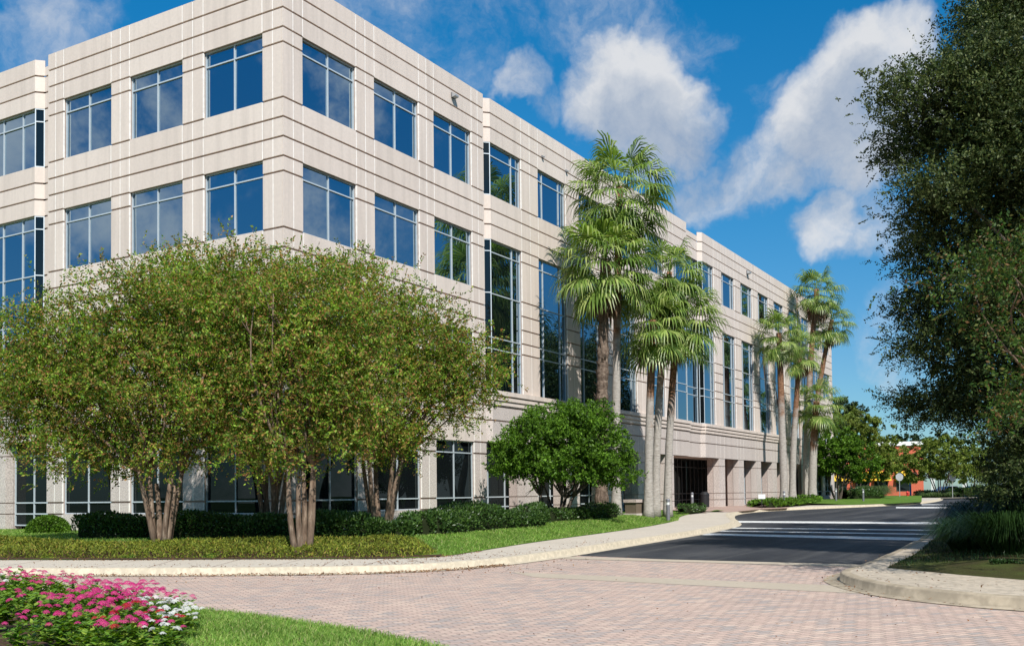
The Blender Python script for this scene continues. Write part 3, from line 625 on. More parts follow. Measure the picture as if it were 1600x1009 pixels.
# ------------------------------------------------------------------ ligustrum trees
RNG = np.random.default_rng(5)
def ligustrum(px, d, z, label, blobs_px, nspray, seedr, leaf=.085, group=None, mat='ligustrum', name='ligustrum_tree', h=.9, lean=.6):
    global RNG; RNG = np.random.default_rng(seedr); x, y = col_at(px, d); b = (x, y, z)
    blobs = [px_blob(*q[:4], d + (q[4] if len(q) > 4 else 0), None, b) for q in blobs_px]
    return plant_tree(name, b, label, 'tree', blobs, int(nspray * 2.8), 11, .24, leaf * 1.12, .58, M[mat], M['obark'], stems_ring(6, .22, h, lean), .085, .05, 26, .45, .5, group)
ligustrum(868, 39.0, .55, 'round glossy green ligustrum tree in front of the first palms', [(850, 690, 62, 42), (900, 680, 60, 45), (815, 700, 45, 36), (940, 705, 48, 38), (870, 655, 50, 26), (800, 725, 32, 22), (880, 725, 90, 26), (965, 735, 28, 20), (925, 652, 36, 20)], 2300, 31)
FT = 'green trees past the far end of the building'
ligustrum(1308, 88, .8, 'dark green round tree beside the last palm, at the far corner of the building', [(1300, 700, 38, 36), (1330, 715, 40, 34), (1282, 720, 26, 26), (1350, 735, 24, 16)], 900, 32, .16, FT, 'ligustrum', 'round_tree', 1.2, .8)
ligustrum(1336, 100, .7, 'tall light green tree rising behind the dark round one past the building', [(1325, 680, 45, 45), (1360, 690, 40, 42), (1335, 715, 60, 30), (1388, 712, 20, 30), (1370, 735, 26, 16)], 1100, 33, .19, FT, 'farleaf', 'broad_tree', 1.6, .9)
ligustrum(1300, 118, .6, 'blue-green tree top showing above the light green one beside the building end', [(1310, 645, 26, 26), (1335, 655, 22, 22), (1295, 660, 18, 30)], 500, 34, .22, FT, 'pine', 'tall_tree', 3, .8)
# ------------------------------------------------------------------ palms
def frond(P0, D, pet, fan, nseg=24, droop=.5):
    """a fan leaf: petiole then a folded fan with hanging tips"""
    D = D / np.linalg.norm(D); V = []; Q = []
    tip = P0 + D * pet + np.array([0, 0, -.18 * pet]); a = D + np.array([0, 0, -.35]); a /= np.linalg.norm(a)
    s = np.cross(a, np.array([0, 0, 1.0])); s = s / (np.linalg.norm(s) + 1e-6); nrm = np.cross(s, a)
    ps = s * .02; pn = nrm * .015
    V += [P0 - ps, P0 + ps, tip + ps, tip - ps]; Q.append((0, 1, 2, 3))
    fold = .12
    for k in range(nseg):
        t = (k + .5) / nseg * 2 - 1; ang = t * 1.95; d = a * math.cos(ang) + s * math.sin(ang); d = d - nrm * .25 * abs(math.sin(ang)) * 1.0 + nrm * .12; d /= np.linalg.norm(d)
        L = fan * (1 - .22 * abs(t)) * (.9 + .2 * random.random()); w = np.cross(d, nrm); w /= np.linalg.norm(w)
        mid = tip + d * L * .58; up = nrm * (.03 if k % 2 else -.03)
        e1 = d + np.array([0, 0, -droop * (1.0 + random.random() * .9)]); e1 /= np.linalg.norm(e1); e2 = mid + e1 * L * .24; f1 = e1 + np.array([0, 0, -.9 - random.random()]) * (droop * 1.6); f1 /= np.linalg.norm(f1); e3 = e2 + f1 * L * (.22 + .16 * random.random())
        n = len(V); wd = fan * 1.95 * 2 / nseg * .55 * .42
        V += [tip, tip + w * .004, mid + w * wd + up, mid - w * wd + up, e2 + w * wd * .5, e2 - w * wd * .5, e3 + w * .004, e3 - w * .004]
        Q += [(n, n + 1, n + 2, n + 3), (n + 3, n + 2, n + 4, n + 5), (n + 5, n + 4, n + 6, n + 7)]
    return V, Q
def palm(px, py_base, d, px_top, py_top, label, zb, r0=.26, r1=.17, nleaf=34, fan=1.0, pet=1.0, dead=10, boots=False, seedr=0, group=None, deadhang=1.0):
    random.seed(seedr); rg = np.random.default_rng(seedr)
    x, y = col_at(px, d); top = at(px_top, py_top, d); h = top[2] - zb; root = empty('fan_palm', (x, y, zb)); tag(root, label, 'palm tree', group)
    T = np.array([top[0] - x, top[1] - y, h]); mb = MB(); pts = []; rad = []; n = 26 if not boots else 60
    for i in range(n + 1):
        t = i / n; p = np.array([T[0] * (t ** 1.6), T[1] * (t ** 1.6), -.15 + (h + .15) * t]); pts.append(p)
        rr = r0 * (1.0 + .55 * math.exp(-t * h / .55)) * (1 - t) ** .5 if False else (r1 + (r0 - r1) * (1 - t) + .5 * r0 * math.exp(-t * h / .6))
        if boots: rr *= .92 + .26 * rg.random()
        rad.append(rr * (1 + .03 * rg.normal()))
    mb.tube(pts, rad, 14)
    if boots:
        for i in range(int(h * 9)):
            t = .12 + .86 * rg.random(); an = rg.random() * 6.28; c0 = np.array([T[0] * t ** 1.6, T[1] * t ** 1.6, h * t]); o = np.array([math.cos(an), math.sin(an), 0]); w = np.array([-o[1], o[0], 0]) * .07
            b0 = c0 + o * r0 * .85; b1 = c0 + o * (r0 * 1.15 + .10) + np.array([0, 0, .22]); mb.face([b0 - w, b0 + w, b1 + w * .5, b1 - w * .5])
    mb.build('trunk', M['bootbark'] if boots else M['palmbark'], root, not boots)
    V = []; Q = []
    for k in range(nleaf):
        el = math.radians(78 - 128 * ((k + .5) / nleaf) ** .85 + rg.normal() * 6); az = k * 2.39996 + rg.normal() * .25
        D = np.array([math.cos(el) * math.cos(az), math.cos(el) * math.sin(az), math.sin(el)]); v, q = frond(T + np.array([0, 0, .1 - .5 * k / nleaf]), D, pet * (.75 + .5 * rg.random()), fan * (.85 + .3 * rg.random()))
        n = len(V); V += v; Q += [tuple(i + n for i in f) for f in q]
    np_mesh('crown', np.array(V), np.array(Q), M['palm'], root)
    if dead:
        V = []; Q = []
        for k in range(dead):
            el = math.radians(-58 - 26 * rg.random()); az = rg.random() * 6.28; D = np.array([math.cos(el) * math.cos(az), math.cos(el) * math.sin(az), math.sin(el)])
            v, q = frond(T + np.array([0, 0, -.45]), D, pet * (.5 + .4 * rg.random()), fan * .75 * deadhang, 14, .8); n = len(V); V += v; Q += [tuple(i + n for i in f) for f in q]
        np_mesh('dead_fronds', np.array(V), np.array(Q), M['deadpalm'], root)
PG = 'fan palms by the entrance'; PG2 = 'fan palms at the far end of the building'
palm(939, 800, 44.0, 946, 405, 'palm with a thick rough trunk of old leaf bases, foremost of the near palm group', .6, .26, .22, 46, 1.35, 1.4, 14, True, 1, PG)
palm(962, 800, 45.0, 968, 292, 'tallest palm of the near group, crown above the roofline', .6, .21, .14, 46, 1.3, 1.45, 16, False, 2, PG)
palm(1012, 797, 46.0, 1021, 500, 'palm with reddish upper trunk and low crown just left of the entrance', .6, .20, .165, 34, 1.15, 1.2, 8, False, 3, PG)
palm(1023, 797, 47.5, 1046, 425, 'palm with a hanging skirt of brown dead fronds, behind the low-crowned ones', .6, .20, .13, 30, 1.1, 1.15, 28, False, 4, PG, 1.35)
palm(1042, 796, 48.0, 1060, 487, 'palm leaning right beside the entrance, bollard lamp at its foot', .6, .19, .155, 38, 1.3, 1.35, 8, False, 5, PG)
palm(1224, 783, 72.5, 1217, 520, 'leftmost palm of the far group, straight grey and red trunk', .78, .27, .2, 34, 1.1, 1.2, 10, False, 6, PG2)
palm(1237, 781, 76, 1251, 545, 'palm leaning right behind the leftmost one of the far group', .78, .26, .16, 26, 1.05, 1.1, 10, False, 7, PG2)
palm(1268, 783, 79, 1276, 627, 'shortest palm of the far group, nearest the road', .78, .33, .24, 32, 1.2, 1.35, 6, False, 8, PG2)
palm(1258, 781, 81, 1276, 452, 'tallest palm of the far group with a brown skirt under its crown', .78, .27, .19, 38, 1.15, 1.3, 26, False, 9, PG2, 1.3)
palm(1262, 781, 83, 1300, 500, 'palm of the far group standing out to the right against the sky', .78, .27, .17, 34, 1.1, 1.25, 10, False, 10, PG2)
# ------------------------------------------------------------------ hedges and ground cover
RNG = np.random.default_rng(77); random.seed(77)
def hedge(name, path, width, height, zf, label, n, leaf, mat, cat='hedge', group=None, lump=.08, round_=.5):
    P0 = resample(path, .35); A = np.array(P0); seg = np.gradient(A, axis=0); nrm = unit(np.stack([-seg[:, 1], seg[:, 0]], 1))
    mid = A[len(A) // 2]; zb = float(zf(*mid)); root = empty(name, (mid[0], mid[1], zb)); tag(root, label, cat, group)
    zs = np.array([zf(x, y) for x, y in A]) - zb
    lumps = np.convolve(RNG.normal(size=len(A) + 4), np.ones(5) / 5, 'valid') * lump * 3; lw = np.convolve(RNG.normal(size=len(A) + 4), np.ones(5) / 5, 'valid') * lump * 2
    def surf(i, t, sh=1.0, off=0):                # t 0..1 around the section, left foot over the top to the right foot
        x = np.cos(math.pi * (1 - t)); y = np.sin(math.pi * t); e = round_; x = np.sign(x) * np.abs(x) ** e; y = np.abs(y) ** e
        h = (height + lumps[i]); w = (width + lw[i]) / 2; end = np.minimum(1, np.sqrt(np.clip((np.minimum(i, len(A) - 1 - i) + .4) / 2.2, 0, 1)))
        return np.stack([A[i, 0] - mid[0] + nrm[i, 0] * x * w * sh * end, A[i, 1] - mid[1] + nrm[i, 1] * x * w * sh * end, zs[i] + y * h * sh * (0.75 + .25 * end)], -1)
    i = RNG.integers(0, len(A), n); t = RNG.random(n); p = surf(i, t, 1.0 - .16 * RNG.random(n) ** 2); q = surf(i, t, 1.3); D = unit(q - surf(i, t, .7) + RNG.normal(size=(n, 3)) * .12)
    p += np.stack([seg[i, 0], seg[i, 1], np.zeros(n)], 1) * (RNG.random((n, 1)) - .5)
    V, Q = leaves(p, unit(D + RNG.normal(size=(n, 3)) * .6 + np.array([0, 0, .25])), leaf * (.6 + .8 * RNG.random(n)), leaf * .55)
    np_mesh('foliage', V, Q, M[mat], root)
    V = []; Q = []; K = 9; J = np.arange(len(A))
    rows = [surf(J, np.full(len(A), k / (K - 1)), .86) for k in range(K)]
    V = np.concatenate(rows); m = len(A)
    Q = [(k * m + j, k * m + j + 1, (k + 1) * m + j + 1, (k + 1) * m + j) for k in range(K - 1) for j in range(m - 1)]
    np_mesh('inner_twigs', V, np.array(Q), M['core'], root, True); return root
C2 = lambda px, d: col_at(px, d)
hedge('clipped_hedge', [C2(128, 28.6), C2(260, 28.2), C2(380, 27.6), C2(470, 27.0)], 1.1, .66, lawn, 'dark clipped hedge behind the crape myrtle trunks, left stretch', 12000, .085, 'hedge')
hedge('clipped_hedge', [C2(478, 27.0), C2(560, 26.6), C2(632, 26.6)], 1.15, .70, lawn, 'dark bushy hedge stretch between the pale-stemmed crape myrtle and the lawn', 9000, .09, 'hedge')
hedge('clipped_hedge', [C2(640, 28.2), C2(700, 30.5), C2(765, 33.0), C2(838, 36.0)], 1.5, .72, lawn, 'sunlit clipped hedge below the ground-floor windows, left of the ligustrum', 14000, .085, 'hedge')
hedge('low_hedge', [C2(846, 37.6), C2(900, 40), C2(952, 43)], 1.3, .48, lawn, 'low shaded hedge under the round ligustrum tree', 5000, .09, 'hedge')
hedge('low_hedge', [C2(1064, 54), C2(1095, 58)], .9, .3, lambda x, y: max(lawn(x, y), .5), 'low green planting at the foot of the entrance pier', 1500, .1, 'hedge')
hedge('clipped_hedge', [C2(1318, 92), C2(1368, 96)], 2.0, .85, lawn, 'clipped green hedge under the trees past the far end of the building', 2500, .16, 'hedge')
x, y = C2(76, 33.4); root = empty('round_shrub', (x, y, lawn(x, y))); tag(root, 'round clipped shrub in front of the left ground-floor window', 'shrub')
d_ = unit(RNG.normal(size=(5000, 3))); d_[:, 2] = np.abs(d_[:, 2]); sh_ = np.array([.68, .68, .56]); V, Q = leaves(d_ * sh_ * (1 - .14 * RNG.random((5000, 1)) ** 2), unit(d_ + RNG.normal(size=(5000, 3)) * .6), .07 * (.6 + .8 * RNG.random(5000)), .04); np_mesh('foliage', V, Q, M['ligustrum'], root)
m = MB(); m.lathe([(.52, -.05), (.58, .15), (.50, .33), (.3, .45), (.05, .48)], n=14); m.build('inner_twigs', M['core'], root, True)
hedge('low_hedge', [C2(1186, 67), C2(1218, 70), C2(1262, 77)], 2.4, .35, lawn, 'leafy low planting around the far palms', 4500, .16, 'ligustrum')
def mound(name, poly, zf, h, n, leaf, mat, edge=.5):
    A = np.array(poly + [poly[0]]); xs, ys = A[:, 0], A[:, 1]; P = []
    while len(P) < n:
        x = xs.min() + (xs.max() - xs.min()) * RNG.random(); y = ys.min() + (ys.max() - ys.min()) * RNG.random()
        if inside(poly, x, y):
            e = dist_poly(x, y, A); z = zf(x, y) + h * float(sstep(e / edge)) ** .5 * (.85 + .3 * RNG.random()); P.append((x, y, z if RNG.random() < .8 else zf(x, y) + (z - zf(x, y)) * RNG.random()))
    P = np.array(P); D = unit(RNG.normal(size=(n, 3)) * .7 + np.array([0, 0, .8])); V, Q = leaves(P - D * leaf * .5, D, leaf * (.5 + RNG.random(n)), leaf * .35)
    o = np_mesh(name, V, Q, M[mat]); o['kind'] = 'stuff'; return o
jf = [G(p, q, .15) for p, q in ((-500, 873.5), (0, 873.5), (200, 873.8), (400, 873.0), (600, 872), (660, 870), (684, 866.5))]
jb = [LW(p, q) for p, q in ((660, 848), (560, 845), (430, 845), (330, 848), (200, 850), (80, 848), (-40, 844), (-500, 842))]
mound('juniper_ground_cover', jf + jb, lawn, .16, 52000, .085, 'juniper', .35)
mb_j = sheet('mulch_ground', [G(p, q, .15) for p, q in ((-500, 874.3), (0, 874.3), (200, 874.4), (400, 873.5), (600, 872.6), (690, 869.5))] + [LW(*p) for p in ((690, 862), (660, 846), (560, 843), (430, 843), (330, 846), (80, 846), (-500, 840))], lambda x, y: lawn(x, y) + .012, M['soil'], step=.8)
# ------------------------------------------------------------------ grass
def blades(name, P, h, w, mat, lean=.45):
    n = len(P); D = unit(RNG.normal(size=(n, 3)) * lean * np.array([1, 1, .2]) + np.array([0, 0, 1.0])); S = RNG.normal(size=(n, 3)); S[:, 2] = 0; S = unit(S); hh = h * (.5 + RNG.random(n))[:, None]; w = w * (.7 + .6 * RNG.random(n))[:, None]
    b = RNG.normal(size=(n, 3)) * .35; b[:, 2] = -.15; m = P + D * hh * .6; t = P + D * hh * .95 + b * hh
    V = np.stack([P - S * w * .5, P + S * w * .5, m + S * w * .4, t, m - S * w * .4], 1).reshape(-1, 3); k = np.arange(n) * 5
    Q = np.stack([k, k + 1, k + 2, k + 4], 1); T = np.stack([k + 4, k + 2, k + 3, k + 3], 1)
    me = bpy.data.meshes.new(name); me.vertices.add(len(V)); me.vertices.foreach_set('co', V.astype(np.float32).ravel())
    T3 = np.stack([k + 4, k + 2, k + 3], 1); li = np.concatenate([Q.ravel(), T3.ravel()]).astype(np.int32); me.loops.add(len(li)); me.loops.foreach_set('vertex_index', li)
    me.polygons.add(2 * n); me.polygons.foreach_set('loop_start', np.concatenate([np.arange(0, 4 * n, 4), 4 * n + np.arange(0, 3 * n, 3)]).astype(np.int32)); me.materials.append(M[mat]); me.update(calc_edges=True)
    o = link(bpy.data.objects.new(name, me)); o['kind'] = 'stuff'; return o
def scatter(poly, zf, n, avoid=None):
    xs = [p[0] for p in poly]; ys = [p[1] for p in poly]; P = []
    while len(P) < n:
        x = min(xs) + (max(xs) - min(xs)) * RNG.random(); y = min(ys) + (max(ys) - min(ys)) * RNG.random()
        if inside(poly, x, y) and not (avoid and avoid(x, y)): P.append((x, y, zf(x, y)))
    return np.array(P)
near_lawn = [G(p, q) for p, q in ((230, 945), (320, 957.5), (420, 968.5), (520, 983.5), (600, 996.5), (680, 1014), (760, 1040))] + [G(400, 1100), G(150, 1060)]
blades('lawn_grass', scatter(near_lawn, isl, 42000), .085, .0075, 'grass', .5)
lr = [G(p, q, .16) for p, q in ((692, 868.5), (750, 860), (839, 845.5), (958, 830), (1018, 821), (1060, 812.7), (1061, 806.5), (1096, 799.2), (1094, 795))] + [C2(1060, 53), C2(960, 43.5), C2(846, 36.4), C2(640, 27.2)]
blades('lawn_grass', scatter(lr, lawn, 36000), .075, .014, 'grass', .5)
ll = [LW(-200, 842), LW(80, 848), LW(200, 848), LW(330, 846)] + [C2(330, 28.3), C2(125, 29), C2(110, 36.3), C2(-200, 39)]
blades('lawn_grass', scatter(ll, lawn, 20000), .07, .015, 'grass', .5)
vg = [p for p in VG[4:12]] + [(26, -22), (8, -27), (-1, -22.5)]
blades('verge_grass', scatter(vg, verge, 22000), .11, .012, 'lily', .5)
def tuft(name, x, y, z, R, h, n, mat, label, cat, w=.016, group=None):
    root = empty(name, (x, y, z)); tag(root, label, cat, group); az = RNG.random(n) * 6.283; rr = R * np.sqrt(RNG.random(n)) * .45; el = .5 + .9 * RNG.random(n)
    o = np.stack([np.cos(az), np.sin(az), np.zeros(n)], 1); P = o * rr[:, None]; H = h * (.6 + .6 * RNG.random(n))[:, None]; out = (R * (.35 + .75 * RNG.random(n)))[:, None]; s = np.stack([-o[:, 1], o[:, 0], np.zeros(n)], 1) * w * .5
    s = s * (0.4 + RNG.random((n, 1))); up = np.array([0, 0, 1.0]); a = P; b = P + o * out * .35 + up * H * .7; c_ = P + o * out * .75 + up * H; d = P + o * out * 1.1 + up * H * (.75 - .35 * RNG.random((n, 1)))
    V = np.stack([a - s, a + s, b - s, b + s, c_ - s * .7, c_ + s * .7, d - s * .1, d + s * .1], 1).reshape(-1, 3); k = np.arange(n) * 8
    Q = np.concatenate([np.stack([k, k + 1, k + 3, k + 2], 1), np.stack([k + 2, k + 3, k + 5, k + 4], 1), np.stack([k + 4, k + 5, k + 7, k + 6], 1)]); np_mesh('blades', V, Q, M[mat], root); return root
LG = 'lily turf clumps on the right verge'
for px, d, R, h, lab in ((1512, 22.5, .85, .62, 'dark lily turf clump at the near tip of the right verge'), (1572, 20.5, 1.0, .72, 'dark lily turf clump nearest the right edge of the photo'), (1545, 25, 1.0, .8, 'dark lily turf clump in the second row of the right verge'), (1600, 24, 1.0, .85, 'dark lily turf clump half cut by the right edge of the photo'), (1520, 31, .9, .8, 'dark lily turf clump farthest along the right kerb'), (1565, 30, 1.1, .9, 'dark lily turf clump under the lowest oak branches')):
    x, y = C2(px, d); tuft('lily_turf', x, y, verge(x, y), R, h, 1500, 'lily', lab, 'ornamental grass', .018, LG)
x, y = C2(1590, 18.6); hedge('low_shrub', [C2(1562, 18.3), C2(1640, 18.0)], .5, .14, verge, 'low dark creeping shrub along the right pavement edge', 1500, .05, 'lily', 'shrub')
# ------------------------------------------------------------------ fallen leaves
def litter(n, f):
    P = np.array([f() for _ in range(n)]); D = RNG.normal(size=(n, 3)); D[:, 2] *= .3; D = unit(D); V, Q = leaves(P, D, .05 * (.6 + .8 * RNG.random(n)), .028, 1.0); return V, Q
def along(poly, o0, o1, z, zf, x0, x1):
    A = np.array([p for p in poly])
    ok = [i for i in range(len(A) - 1) if x0 < A[i][0] < x1]
    def f():
        i = ok[RNG.integers(len(ok))]; a, b = A[i], A[i + 1]; t = RNG.random(); dv = (b - a) / (np.linalg.norm(b - a) + 1e-9); o = o0 + (o1 - o0) * RNG.random() ** 1.3; p = a + (b - a) * t + np.array([-dv[1], dv[0]]) * o; return (p[0], p[1], float(zf(*p)) + z + .012 * RNG.random())
    return f
parts = [litter(2600, along(KL, -.05, -.42, .018, gz, -30, -3.5)), litter(500, along(KL, -.3, -2.2, .008, gz, -30, 0)), litter(700, along(KL, .2, 1.2, .156, gz, -30, 4)), litter(1100, along(WI, -.02, -.25, .158, lambda x, y: gz(x, y), -30, -2)), litter(260, along(KR, -.2, -2.0, .156, gz, -30, 3)), litter(140, along(KR, .03, .5, .012, gz, -30, 3))]
V, Q = merge(parts); tag(np_mesh('fallen_leaves', V, Q, M['litter']), kind='stuff')
Pv = []
while len(Pv) < 260:
    p = G(100 + 1450 * RNG.random(), 890 + 115 * RNG.random()); Pv.append((p[0], p[1], float(gz(*p)) + .008))
V, Q = leaves(np.array(Pv), unit(RNG.normal(size=(260, 3)) * np.array([1, 1, .25])), .035, .02, 1.0); tag(np_mesh('fallen_leaves', V, Q, M['litter']), kind='stuff')
# ------------------------------------------------------------------ flower bed
bedp = [G(p, q) for p, q in ((-60, 905), (60, 938), (150, 955), (240, 975), (300, 995), (330, 1020))] + [G(240, 1080), G(-120, 1060), G(-250, 950)]
sheet('mulch_ground', bedp, lambda x, y: isl(x, y) + .015, M['soil'], step=.6)
def flower_head(mat, r, n, s):
    V = []; Q = []; rg = np.random.default_rng(s)
    for k in range(n):
        rr = r * math.sqrt((k + .5) / n); a = k * 2.39996; c0 = np.array([rr * math.cos(a), rr * math.sin(a), r * .55 * (1 - (rr / r) ** 2)]); nn = unit(np.array([math.cos(a) * rr / r, math.sin(a) * rr / r, .8])); u = unit(np.cross(nn, rg.normal(size=3))); w = np.cross(nn, u); ps = r * .27
        for j in range(5):
            b = 2 * math.pi * j / 5; d = u * math.cos(b) + w * math.sin(b); e = u * math.cos(b + 1.57) + w * math.sin(b + 1.57); i = len(V)
            V += [c0 + d * ps * .1, c0 + d * ps * .6 + e * ps * .3, c0 + d * ps + nn * ps * .1, c0 + d * ps * .6 - e * ps * .3]; Q.append((i, i + 1, i + 2, i + 3))
    me = np_mesh('flower_head', np.array(V), np.array(Q), M[mat]); COL.objects.unlink(me); return me
HEADS = {k: [flower_head(k, r, 26, s) for s, r in ((1, .042), (2, .052), (3, .036))] for k in ('pink', 'crimson', 'rose', 'whitep')}
def plant_foliage(h, R, s):
    rg = np.random.default_rng(s); P = []; D = []; L = []
    for st in range(13):
        a = rg.random() * 6.283; rr = R * math.sqrt(rg.random()); top = np.array([rr * math.cos(a), rr * math.sin(a), h * (.8 + .3 * rg.random()) * (1 - .35 * (rr / R) ** 2)]); b = top * np.array([.25, .25, 0])
        for k in range(9):
            t = .25 + .75 * (k + rg.random()) / 9; p = b + (top - b) * t
            for q in range(3):
                az = rg.random() * 6.283; P.append(p); D.append(unit(np.array([math.cos(az), math.sin(az), .15 + .5 * rg.random()]))); L.append(.085 * (.7 + .6 * rg.random()))
    V, Q = leaves(np.array(P), np.array(D), np.array(L), np.array(L) * .42, 1.0); o = np_mesh('foliage', V, Q, M['pentaleaf']); COL.objects.unlink(o); return o
FOL = [plant_foliage(.40, .24, s) for s in range(4)]
def flower_plant(x, y, z, kinds, nh, label, group, sc_=1.0):
    root = empty('flowering_plant', (x, y, z), random.random() * 6.28); tag(root, label, 'flower', group); root.scale = (sc_, sc_, sc_)
    f = FOL[random.randrange(4)].copy(); link(f, root)
    for k in range(nh):
        h = HEADS[kinds[k % len(kinds)]][random.randrange(3)].copy(); a = k * 2.4 + random.random() * .6; rr = .25 * math.sqrt((k + .4) / nh)
        h.location = (rr * math.cos(a), rr * math.sin(a), .40 + .05 * random.random() - .12 * (rr / .25) ** 2 + .03); h.rotation_euler = (rr * 1.6 * -math.sin(a), rr * 1.6 * math.cos(a), random.random() * 6); h.rotation_euler = (random.uniform(-.3, .3), random.uniform(-.3, .3), random.random() * 6); link(h, root)
fl = []; random.seed(40)
# (picture column of the plant, its distance, colours, flower heads, scale)
for px, d, kk, nh, s_ in ((-30, 16.5, 'rose', 7, 1), (20, 15.6, 'rose', 8, 1.05), (70, 15.3, 'whitep', 3, 1.0), (12, 14.7, 'whitep', 4, 1.0), (55, 14.3, 'rose', 10, 1.05), (104, 14.6, 'rose', 11, 1.0), (136, 14.2, 'rose', 9, .95), (80, 13.5, 'rose', 9, 1.05), (30, 13.4, 'leaf', 2, 1.1), (125, 13.4, 'leaf', 3, 1.0), (-20, 13.8, 'rose', 6, 1.0), (60, 12.6, 'leaf', 2, 1.1), (165, 13.7, 'rose', 5, .85),
    (150, 12.7, 'pink', 14, 1.05), (190, 12.6, 'pink', 16, 1.05), (228, 12.5, 'pink', 16, 1.05), (128, 11.9, 'pink', 12, 1.05), (170, 11.8, 'pink', 16, 1.05), (212, 11.7, 'pink', 17, 1.05), (250, 11.9, 'pink', 13, .95), (280, 12.0, 'pink', 8, .85), (60, 11.7, 'leaf', 3, 1.05), (95, 11.2, 'pink', 7, 1.05), (150, 10.9, 'pink', 12, 1.05), (195, 10.9, 'pink', 14, 1.0), (236, 11.1, 'whitep', 10, .95), (268, 11.2, 'whitep', 12, .85), (293, 11.3, 'whitep', 11, .7),
    (20, 11.6, 'leaf', 3, 1.1), (-25, 12.4, 'rose', 5, 1.1), (-20, 11.3, 'leaf', 3, 1.05), (110, 9.7, 'leaf', 4, .95), (40, 9.6, 'pink', 5, .9), (185, 9.3, 'pink', 9, .95), (250, 9.4, 'whitep', 9, .8), (-60, 10.8, 'leaf', 2, 1.1), (0, 15.0, 'rose', 8, 1.05), (48, 15.0, 'rose', 9, 1.0), (212, 10.3, 'crimson', 11, 1.0), (255, 10.5, 'whitep', 12, .85), (285, 10.6, 'whitep', 12, .75), (170, 10.1, 'pink', 8, 1.0), (130, 10.1, 'leaf', 4, 1.0), (100, 10.3, 'leaf', 4, 1.0), (270, 9.9, 'crimson', 6, .8), (70, 10.2, 'pink', 5, 1.0), (225, 9.6, 'pink', 9, .9), (150, 9.4, 'crimson', 5, .9)):
    x, y = C2(px, d); kinds = {'rose': ['rose', 'rose', 'pink'], 'pink': ['pink'], 'whitep': ['whitep'], 'crimson': ['crimson', 'crimson', 'pink'], 'leaf': ['pink', 'rose']}[kk]
    lab, grp = {'rose': ('leafy bed plant with deep rose flower heads, in the rear left clump', 'deep rose flowering plants'), 'pink': ('bed plant thick with bright pink flower heads', 'bright pink flowering plants'), 'whitep': ('bed plant with small white flower heads', 'white flowering plants'), 'crimson': ('bed plant with dark red flower heads among the pink and white ones', 'red flowering plants'), 'leaf': ('mostly green bed plant with only a few pink flower heads', 'sparse green bed plants')}[kk]
    flower_plant(x, y, isl(x, y), kinds, nh, lab, grp, s_)
# ------------------------------------------------------------------ live oak and the trees beside it on the right
RNG = np.random.default_rng(91); random.seed(91)
ox, oy = C2(1745, 22.5); oz = verge(ox, oy); ob = (ox, oy, oz)
OB = [px_blob(a, b, c_, e, d, None, ob) for a, b, c_, e, d in ((1600, 60, 110, 70, 22), (1525, 100, 62, 40, 21), (1470, 125, 50, 22, 21), (1410, 143, 40, 9, 21), (1370, 147, 14, 4, 21), (1545, 14, 36, 14, 22), (1450, 185, 52, 18, 22), (1395, 190, 26, 7, 22), (1510, 225, 95, 42, 22), (1415, 240, 36, 10, 22), (1460, 285, 52, 16, 21), (1590, 200, 105, 90, 21), (1425, 335, 34, 11, 22), (1510, 340, 80, 46, 22), (1600, 330, 95, 80, 22), (1460, 400, 45, 28, 23), (1550, 440, 95, 60, 22), (1620, 470, 90, 90, 21.5), (1440, 470, 40, 30, 23), (1485, 540, 65, 38, 23), (1570, 560, 85, 60, 22.5), (1418, 545, 18, 14, 23), (1440, 632, 32, 16, 23.5), (1505, 622, 56, 32, 23), (1575, 655, 65, 58, 22.5), (1640, 620, 80, 100, 22), (1570, 712, 36, 36, 24), (1615, 740, 60, 50, 22), (1720, 150, 140, 120, 23), (1850, 80, 160, 140, 24), (1760, 400, 120, 130, 24), (1900, 300, 160, 150, 24), (1750, -80, 170, 120, 23), (1640, -60, 120, 60, 22), (1900, -120, 180, 140, 25), (1580, -30, 50, 26, 22))]
plant_tree('live_oak', ob, 'large dark live oak overhanging the road from the right edge', 'tree', OB + OB[:27], 50000, 13, .34, .072, .46, M['oak'], M['obark'], stems_ring(2, .2, 3.2, .8), .34, .09, 60, .75, .1, None, 0, 30, .75)
bx, by = C2(1680, 17.5); bz = verge(bx, by)
MB_ = [px_blob(a, b, c_, e, d, None, (bx, by, bz)) for a, b, c_, e, d in ((1560, 395, 45, 55, 16.5), (1515, 450, 60, 40, 16.5), (1585, 470, 50, 60, 16), (1440, 440, 20, 22, 17), (1590, 560, 40, 50, 16), (1600, 660, 36, 60, 16), (1690, 500, 80, 120, 17), (1640, 420, 60, 80, 16.5))]
plant_tree('crape_myrtle', (bx, by, bz), 'crape myrtle branches with brown seed heads in front of the oak', 'tree', MB_, 900, 13, .40, .07, .5, M['dark_myrtle'], M['mbark'], stems_ring(4, .15, 2.0, .5), .07, .035, 24, .9, .2)
r = (np.array([CR[0], CR[1]])); 
RNG = np.random.default_rng(93)
shrub_b = [px_blob(a, b, c_, e, d, None, (*C2(1600, 27), .2)) for a, b, c_, e, d in ((1580, 770, 40, 40, 27), (1620, 760, 60, 60, 26), (1560, 790, 26, 26, 28), (1660, 740, 60, 80, 27))]
plant_tree('dark_shrub', (*C2(1600, 27), .2), 'dark tall shrub in the shade below the oak', 'shrub', shrub_b, 3500, 11, .26, .08, .5, M['oak'], M['obark'], stems_ring(4, .2, .7, .3), .05, .03, 10, .7, .3)
sh = []
for k in range(16):
    a = RNG.random() * 6.283; rr = 3.8 * math.sqrt(RNG.random()); sh.append((rr * math.cos(a), rr * math.sin(a), 5.5 + 6 * RNG.random(), 2.2, 2.2, 1.7))
